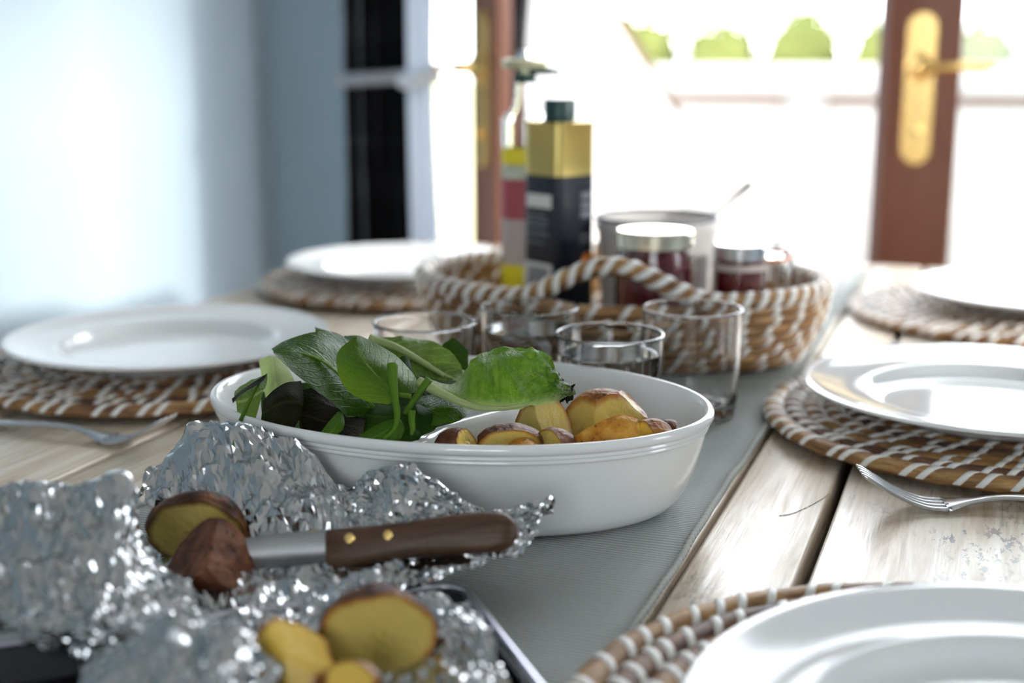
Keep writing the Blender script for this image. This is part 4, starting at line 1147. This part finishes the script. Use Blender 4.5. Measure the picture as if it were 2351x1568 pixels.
# ------------------------------------------------------------------ potatoes
def potato(name, u, v, z, rad, planes, label, flesh=FLESH, skin=SKIN, seed=0, rough=0.035, sub=5, lift=0.0, cat='potato', group=None, drop=0.0, tilt=0.0):
    """ellipsoid with cut faces; rad = (right, towards viewer, up) half sizes; planes = (normal in that frame, distance 0..1)"""
    c = atd(u, v, z) + ZUP * drop
    bm = bmesh.new(); bmesh.ops.create_icosphere(bm, subdivisions=sub, radius=1)
    pl = [(Vector(nv).normalized(), d) for nv, d in planes]
    V, edge, fl = [], [], []
    def radii(d):
        r = 1.0 + rough * 2.2 * noise.noise(d * 1.6 + Vector((seed * 3.1, 1, 2))) + rough * 0.8 * noise.noise(d * 5 + Vector((seed, 5, 2)))
        rc = 9.0
        for nv, dist in pl:
            k = nv.dot(d)
            if k > 1e-3:
                rc = min(rc, dist / k * (1 + 0.055 * noise.noise(d * 3.0 + nv * 4 + Vector((seed, 0, 0))) + 0.022 * noise.noise(d * 9 + nv * 3)))
        return r, rc
    def sgn(d):
        r, rc = radii(d); return r / rc - 1
    D = [vt.co.normalized() for vt in bm.verts]; sg = [sgn(d) for d in D]; snapped = set()
    for e in bm.edges:                                    # snap vertices onto the rim of each cut
        i, j = e.verts[0].index, e.verts[1].index
        if i in snapped or j in snapped or sg[i] * sg[j] >= 0: continue
        lo, hi = (0.0, 1.0)
        for _ in range(9):
            m_ = (lo + hi) / 2
            if sgn(D[i].lerp(D[j], m_).normalized()) * sg[i] > 0: lo = m_
            else: hi = m_
        k = i if lo < 0.5 else j
        D[k] = D[i].lerp(D[j], lo).normalized(); snapped.add(k); sg[k] = 0.0
    for q_, d in enumerate(D):
        r, rc = radii(d)
        w_ = 0.0 if q_ in snapped else r / rc - 1
        rr = min(r, rc)
        if 0 <= w_ < 0.10: rr *= 1 + 0.02 * math.exp(-(w_ / .02) ** 2)    # raised crisp rim
        p = d * rr
        a = math.radians(tilt); x, zz = p.x * rad[0], p.z * rad[2]
        x, zz = x * math.cos(a) - zz * math.sin(a), x * math.sin(a) + zz * math.cos(a)
        V.append(RGT * x + TOW * (p.y * rad[1]) + ZUP * zz)
        edge.append(max(0.0, w_)); fl.append(w_ >= 0)
    FF, SF = [], []
    for f in bm.faces:
        idx = tuple(x.index for x in f.verts)
        (FF if all(fl[i] for i in idx) else SF).append(idx)
    bm.free()
    def sub_mesh(nm, faces):
        used = sorted({i for f in faces for i in f}); mp = {i: k for k, i in enumerate(used)}
        return mesh(nm, [V[i] for i in used], [tuple(mp[i] for i in f) for f in faces], None, True, {'edge': [edge[i] for i in used]})
    root = obj(name, sub_mesh(name, FF), flesh, loc=c)
    obj('skin', sub_mesh('skin', SF), skin, root)
    return tag(root, label, cat, group)
G = 'roast potato pieces in the dish'
potato('roast_potato', 1390, 985, .770, (.0245, .020, .0255), [((0.42, 0.9, 0.10), .50), ((-0.85, 0.60, 0.05), .60), ((.75, .1, .75), .86)], 'tall pale potato chunk with a browned top edge, rearmost in the dish', seed=1, group=G, tilt=0)
potato('roast_potato', 1248, 998, .752, (.0175, .019, .0225), [((0.60, 0.62, 0.45), .40), ((-0.75, 0.65, -0.05), .42)], 'pale potato wedge with a sharp ridge, left of the tallest chunk', seed=2, group=G)
potato('roast_potato', 1172, 1016, .716, (.0185, .015, .0105), [((0.0, 0.97, -0.12), .36)], 'low potato piece with purple-brown skin on top, flesh to the front', skin=SKIN_P, seed=3, group=G)
potato('roast_potato', 1052, 1030, .716, (.0135, .013, .0110), [((0.90, 0.35, 0.35), .45)], 'leftmost potato piece in the dish, brown skin with a yellow right face', flesh=FLESH_Y, seed=4, skin=SKIN_P, group=G)
potato('roast_potato', 1200, 1032, .706, (.0085, .009, .0062), [((0.5, 0.2, -0.8), .5)], 'small crisp orange potato bit at the front rim', flesh=FLESH_Y, skin=SKIN_O, seed=5, group=G, sub=4)
potato('roast_potato', 1272, 1020, .712, (.0125, .013, .0088), [((-0.80, 0.55, 0.15), .35)], 'small potato piece with a pale left face and dark skin on the right', skin=SKIN_P, seed=6, group=G)
potato('roast_potato', 1402, 1016, .716, (.0225, .015, .0165), [((0.96, 0.2, 0.1), .74), ((-.55, -.35, .75), .60), ((0.2, -0.9, 0.3), .3)], 'golden crisp skinned potato piece lying at the front right', skin=SKIN_O, flesh=FLESH_Y, seed=7, group=G)
potato('roast_potato', 1497, 1004, .720, (.0120, .012, .0105), [((-0.86, 0.48, 0.10), .48)], 'brown potato piece with a yellow left face near the dish end', flesh=FLESH_Y, skin=SKIN, seed=8, group=G)
potato('roast_potato', 1534, 998, .732, (.0080, .010, .0085), [((-.6, -0.6, 0.2), .6)], 'small dark brown potato bit, rightmost in the dish', skin=SKIN_C, seed=9, group=G, sub=4)
G2 = 'potatoes on the foil'
potato('baked_potato_half', 455, 1212, .655, (.0255, .018, .0180), [((0.08, 0.97, -0.06), .34)], 'baked potato half with a charred rim, behind the dark chunk on the foil', flesh=FLESH_D, skin=SKIN_C, seed=11, group=G2, tilt=-6)
potato('baked_potato_chunk', 482, 1292, .615, (.0235, .020, .0200), [((-0.72, 0.35, 0.62), .42), ((0.86, 0.25, 0.50), .50)], 'dark red-brown potato chunk, skin side up beside the knife blade', flesh=SKIN_P, skin=SKIN_P, seed=12, group=G2)
potato('baked_potato_half', 868, 1450, .545, (.0242, .020, .0200), [((0.10, 0.985, 0.0), .28)], 'large baked potato half with a charred top edge, at the lower middle', flesh=FLESH, skin=SKIN_C, seed=13, group=G2)
potato('potato_crumble', 668, 1505, .515, (.0175, .013, .0155), [((0.55, 0.30, 0.78), .30), ((-0.6, 0.75, 0.2), .45), ((0.1, 0.9, 0.3), .5)], 'crumbled yellow potato lump left of the large half', flesh=FLESH_Y, skin=FLESH_Y, seed=14, rough=.08, group=G2)
potato('potato_crumble', 805, 1565, .500, (.0110, .010, .0075), [((0.0, 0.6, 0.8), .5)], 'small yellow potato bit at the bottom edge below the large half', flesh=FLESH_Y, skin=FLESH_Y, seed=15, rough=.08, group=G2, sub=4)
potato('potato_crumb', 708, 1230, .648, (.0058, .004, .0024), [((0.3, 0.6, 0.6), .4)], 'tiny golden potato crumb on the foil behind the blade', flesh=FLESH_Y, skin=SKIN_O, seed=16, group=G2, sub=3, tilt=20)

# ------------------------------------------------------------------ foil and tray
def crumple(p, seed, amp):
    q = p + Vector((seed * 1.7, seed * .9, 0))
    q = q + noise.noise_vector(q * 14) * 0.010
    d = 0.0
    for sc, a in ((17, 1.5), (36, 0.95), (75, 0.55), (150, 0.26)):          # sharp creases between smooth faces
        n_ = noise.noise(q * sc + Vector((sc, 0, 0)))
        d += a * (abs(n_) * 2.2 - 0.5) * (1 if sc != 36 else -1)
    return d * amp
def foil_sheet(name, rows, label, nu, nv, amp, seed, group=None, parent=None, cat=True, ragged=0.0):
    rj = random.Random(seed)
    rows = [spline(r, nu) for r in rows]
    P = []
    for i in range(nu):
        cr_ = spline([r[i] for r in rows], nv)
        row = []
        for j, (u, v, z) in enumerate(cr_):
            p = atd(u, v, z)
            row.append(p)
        P.append(row)
    Q = []
    for i in range(nu):
        row = []
        for j in range(nv):
            p = P[i][j]
            du = P[min(i + 1, nu - 1)][j] - P[max(i - 1, 0)][j]; dv = P[i][min(j + 1, nv - 1)] - P[i][max(j - 1, 0)]
            n_ = du.cross(dv); n_ = n_.normalized() if n_.length > 1e-12 else ZUP
            jit = Vector((noise.noise(p * 310), noise.noise(p * 310 + Vector((7, 0, 0))), noise.noise(p * 310 + Vector((0, 7, 0))))) * 0.0012 + (RGT * rj.uniform(-1, 1) + UP * rj.uniform(-1, 1)) * 0.0005 + n_ * rj.uniform(-1, 1) * 0.0007
            mk = max(0.34, min(1.0, 0.68 + 1.5 * noise.noise(p * 27 + Vector((seed, 3, 1)))))
            jit *= mk
            e = min(i, nu - 1 - i, j, nv - 1 - j)
            rg = Vector()
            if ragged and e < 2:
                rg = (UP * noise.noise(p * 130) + RGT * noise.noise(p * 150 + Vector((3, 3, 3)))) * ragged
            p = p + n_ * crumple(p, seed, amp) + jit + rg
            p.z = max(p.z, TABLE_Z + 0.0065)
            row.append(p)
        Q.append(row)
    c = sum((p for r in Q for p in r), Vector()) / (nu * nv)
    o = obj(name, grid_me(name, [[p - c for p in r] for r in Q], smooth=False, tri=rj), M['foil'], parent, loc=c)
    if cat: tag(o, label, 'foil', group)
    return o
foil_sheet('foil_wrapper', [
    [(322, 1150, .715), (390, 1100, .722), (490, 1050, .722), (590, 1060, .716), (690, 1090, .706), (780, 1150, .690), (860, 1135, .676), (950, 1130, .668), (1050, 1150, .662), (1130, 1190, .657), (1200, 1205, .652), (1262, 1190, .648)],
    [(326, 1078, .708), (395, 1022, .712), (485, 962, .712), (590, 985, .706), (690, 1028, .698), (778, 1112, .684), (850, 1086, .672), (940, 1076, .664), (1050, 1108, .658), (1120, 1165, .653), (1195, 1178, .648), (1268, 1165, .645)],
    [(332, 1130, .694), (410, 1085, .692), (500, 1050, .690), (600, 1060, .686), (700, 1092, .680), (785, 1150, .670), (865, 1132, .662), (950, 1124, .656), (1050, 1142, .651), (1120, 1190, .648), (1190, 1200, .644), (1255, 1190, .642)],
    [(338, 1190, .682), (420, 1170, .676), (510, 1150, .672), (605, 1150, .668), (705, 1165, .664), (790, 1190, .658), (870, 1185, .652), (955, 1180, .647), (1050, 1185, .643), (1120, 1212, .640), (1188, 1222, .637), (1240, 1220, .637)],
    [(342, 1262, .662), (430, 1262, .656), (520, 1255, .652), (610, 1248, .648), (710, 1242, .644), (795, 1240, .641), (875, 1238, .638), (955, 1236, .635), (1050, 1232, .633), (1118, 1240, .631), (1180, 1246, .629), (1226, 1246, .630)],
    [(350, 1340, .628), (440, 1342, .622), (530, 1336, .618), (620, 1328, .615), (715, 1316, .613), (800, 1308, .611), (880, 1306, .610), (960, 1300, .611), (1050, 1292, .614), (1115, 1282, .618), (1165, 1272, .620), (1205, 1262, .622)],
    [(355, 1385, .604), (445, 1390, .597), (535, 1382, .592), (625, 1370, .589), (718, 1352, .588), (803, 1338, .590), (883, 1330, .597), (965, 1318, .604), (1050, 1306, .609), (1112, 1294, .614), (1160, 1284, .618), (1198, 1272, .621)],
    [(360, 1470, .576), (450, 1474, .568), (540, 1466, .562), (630, 1452, .560), (720, 1432, .560), (805, 1408, .566), (885, 1368, .584), (965, 1332, .600), (1050, 1314, .607), (1112, 1298, .613), (1160, 1288, .617), (1195, 1277, .620)]],
    'crumpled aluminium foil wrapper standing up in front of the serving dish', 140, 56, 0.0042, 1, 'crumpled foil', ragged=0.003)
foil_sheet('foil_wrapper', [
    [(-90, 1190, .600), (0, 1160, .598), (70, 1150, .596), (140, 1180, .594), (215, 1150, .594), (268, 1150, .594), (312, 1230, .596), (350, 1310, .598), (430, 1360, .596)],
    [(-90, 1140, .588), (0, 1118, .586), (70, 1104, .584), (140, 1145, .582), (210, 1098, .582), (268, 1096, .582), (306, 1180, .584), (345, 1275, .588), (440, 1335, .588)],
    [(-90, 1240, .570), (0, 1225, .568), (80, 1220, .566), (150, 1235, .564), (220, 1215, .564), (280, 1215, .565), (320, 1265, .570), (365, 1330, .575), (450, 1372, .578)],
    [(-90, 1330, .552), (0, 1330, .550), (90, 1330, .548), (160, 1335, .546), (230, 1325, .546), (295, 1325, .548), (345, 1355, .554), (395, 1395, .560), (470, 1412, .566)],
    [(-90, 1420, .534), (0, 1430, .532), (100, 1440, .530), (175, 1440, .528), (245, 1430, .528), (310, 1425, .531), (365, 1435, .538), (425, 1450, .546), (500, 1452, .554)],
    [(-80, 1455, .535), (10, 1468, .533), (105, 1500, .532), (180, 1518, .530), (250, 1520, .528), (315, 1500, .528), (375, 1485, .534), (440, 1485, .542), (520, 1480, .550)]],
    'blurred crumpled foil wrapper rising in the lower left corner', 80, 46, 0.0042, 2, 'crumpled foil', ragged=0.002)
foil_sheet('foil_wrapper', [
    [(190, 1540, .525), (260, 1500, .527), (340, 1470, .528), (420, 1440, .527), (500, 1440, .525), (570, 1480, .522), (625, 1560, .518)],
    [(190, 1560, .505), (260, 1530, .506), (340, 1495, .506), (420, 1440, .507), (500, 1430, .507), (575, 1465, .506), (628, 1550, .505)],
    [(180, 1640, .492), (260, 1600, .490), (340, 1580, .488), (420, 1560, .486), (500, 1560, .486), (575, 1580, .488), (632, 1620, .492)],
    [(180, 1720, .480), (260, 1700, .476), (340, 1690, .474), (420, 1690, .472), (500, 1690, .472), (575, 1700, .476), (632, 1710, .482)]],
    'bright foil lump at the bottom edge, left of the yellow potato', 52, 34, 0.0036, 3, 'crumpled foil')
foil_sheet('foil_lining', [
    [(420, 1440, .592), (560, 1400, .590), (700, 1380, .588), (830, 1370, .586), (930, 1375, .584), (1010, 1372, .582), (1075, 1385, .580)],
    [(430, 1480, .575), (570, 1450, .573), (710, 1450, .571), (840, 1450, .570), (940, 1440, .568), (1030, 1410, .562), (1110, 1420, .560)],
    [(440, 1560, .550), (580, 1540, .548), (720, 1540, .547), (850, 1545, .546), (960, 1520, .545), (1055, 1470, .540), (1140, 1490, .536)],
    [(440, 1680, .515), (600, 1680, .512), (740, 1680, .512), (870, 1670, .512), (985, 1640, .512), (1090, 1600, .508), (1175, 1600, .506)],
    [(440, 1800, .485), (600, 1800, .483), (740, 1800, .482), (870, 1790, .482), (1000, 1760, .482), (1110, 1720, .480), (1200, 1720, .478)]],
    'dull creased foil lining the black baking tray', 80, 44, 0.0042, 4, 'crumpled foil')

# baking tray: a rotated black rectangle with raised bright-edged sides
tc = ath(1062, 1338, 0.022); te = ath(1245, 1572, 0.022)
ex = (te - tc); ex.z = 0; ex.normalize()                 # along the right-hand edge, towards the viewer
ey = Vector((ex.y, -ex.x, 0))                             # into the tray
if ey.dot(RGT) > 0: ey = -ey
LT, WTr = 0.125, 0.30
tray = empty('baking_tray', (tc.x, tc.y, TABLE_Z + 0.0062))
tag(tray, 'black baking tray with a bright edge under the foil', 'tray')
def tr_pt(a, b, h): return ex * a + ey * b + ZUP * h
def tray_ring(d, h, rc=0.012, n=5):
    out = []
    cs = [(d, d, 180), (LT - d, d, 270), (LT - d, WTr - d, 0), (d, WTr - d, 90)]
    for (a, b, s0) in cs:
        sa = 1 if a < LT / 2 else -1; sb = 1 if b < WTr / 2 else -1
        for i in range(n + 1):
            th = R_(s0 + 90 * i / n)
            out.append(tr_pt(a + sa * rc + rc * math.cos(th), b + sb * rc + rc * math.sin(th), h))
    return out
def loft_rings(name, rings, cap0=True, cap1=True):
    k = len(rings[0]); V = [p for r in rings for p in r]
    Fc = [(i * k + j, i * k + (j + 1) % k, (i + 1) * k + (j + 1) % k, (i + 1) * k + j) for i in range(len(rings) - 1) for j in range(k)]
    if cap0: Fc.append(tuple(reversed(range(k))))
    if cap1: Fc.append(tuple(range((len(rings) - 1) * k, len(rings) * k)))
    return mesh(name, V, Fc, smooth=False)
obj('pan', loft_rings('pan', [tray_ring(.010, 0), tray_ring(.003, .014), tray_ring(.003, .0158), tray_ring(.006, .0155), tray_ring(.012, .0025)]), M['tray'], tray)
rim_path = tray_ring(.0015, .0158)
obj('rim', tube_me('rim', rim_path, 0.0022, 8, closed=True), M['traywire'], tray)

# ------------------------------------------------------------------ knife
kA = atd(1188, 1222, .612); kB = atd(752, 1258, .621); kT = atd(520, 1285, .642)
kx = (kA - kB).normalized()
nrm = (-FWD * 0.95 + ZUP * 0.3); nrm = (nrm - kx * nrm.dot(kx)).normalized()
ky = nrm.cross(kx).normalized()
if ky.z < 0: ky = -ky; 
knife = obj('paring_knife', None) if False else empty('paring_knife', kB)
knife.matrix_basis = frame_m(kB, kx, ky, kx.cross(ky))
Lh = (kA - kB).length
tag(knife, 'small paring knife with a dark wooden riveted handle resting on the foil', 'knife')
# handle outline lofted along x
st = spline([(0.0, 0.0088, 0.0042, -0.0005), (0.010, 0.0092, 0.0052, -.0004), (Lh * .35, 0.0086, 0.0062, 0.0004), (Lh * .65, 0.0094, 0.0066, 0.0012), (Lh * .85, 0.0098, 0.0062, 0.0010), (Lh * .95, 0.0080, 0.0050, 0.0008), (Lh, 0.0030, 0.0022, 0.0006)], 44)
P = []
for x, hy, hz_, oy in st:
    row = []
    for j in range(20):
        a = 2 * math.pi * j / 20; c, s = math.cos(a), math.sin(a)
        row.append((x, oy + hy * math.copysign(abs(c) ** .55, c), hz_ * math.copysign(abs(s) ** .7, s)))
    P.append(row)
V = [p for r in P for p in r]; k = 20
Fc = [(i * k + j, i * k + (j + 1) % k, (i + 1) * k + (j + 1) % k, (i + 1) * k + j) for i in range(len(P) - 1) for j in range(k)] + [tuple(reversed(range(k))), tuple(range((len(P) - 1) * k, len(P) * k))]
hd = obj('handle', mesh('handle', V, Fc), M['walnut'], knife)
zsgn = 1.0 if (kx.cross(ky)).dot(FWD) < 0 else -1.0
for x in (0.012, 0.0305):
    rv = lathe_me('rivet', [(0.0026, -0.002), (0.0026, 0.0006), (0.0020, 0.0012), (0, 0.0014)], 16)
    obj('rivet', rv, M['brass'], hd, mw=Matrix.Translation((x, 0.0028, zsgn * 0.0052)) @ (Matrix.Identity(4) if zsgn > 0 else Matrix.Rotation(math.pi, 4, 'X')))
# blade
bl = spline([(-0.060, 0.0005, -0.0035), (-0.050, 0.0058, -0.0052), (-0.030, 0.0086, -0.0072), (-0.010, 0.0088, -0.0078), (0.004, 0.0082, -0.0078)], 26)
P = []
for x, top, lo in bl:
    P.append([(x, top, .0007), (x, top, -.0007), (x, (top + lo) / 2, -.0005), (x, lo, 0.0), (x, (top + lo) / 2, .0005)])
obj('blade', grid_me('blade', P, wrap_v=True), M['knife'], knife)
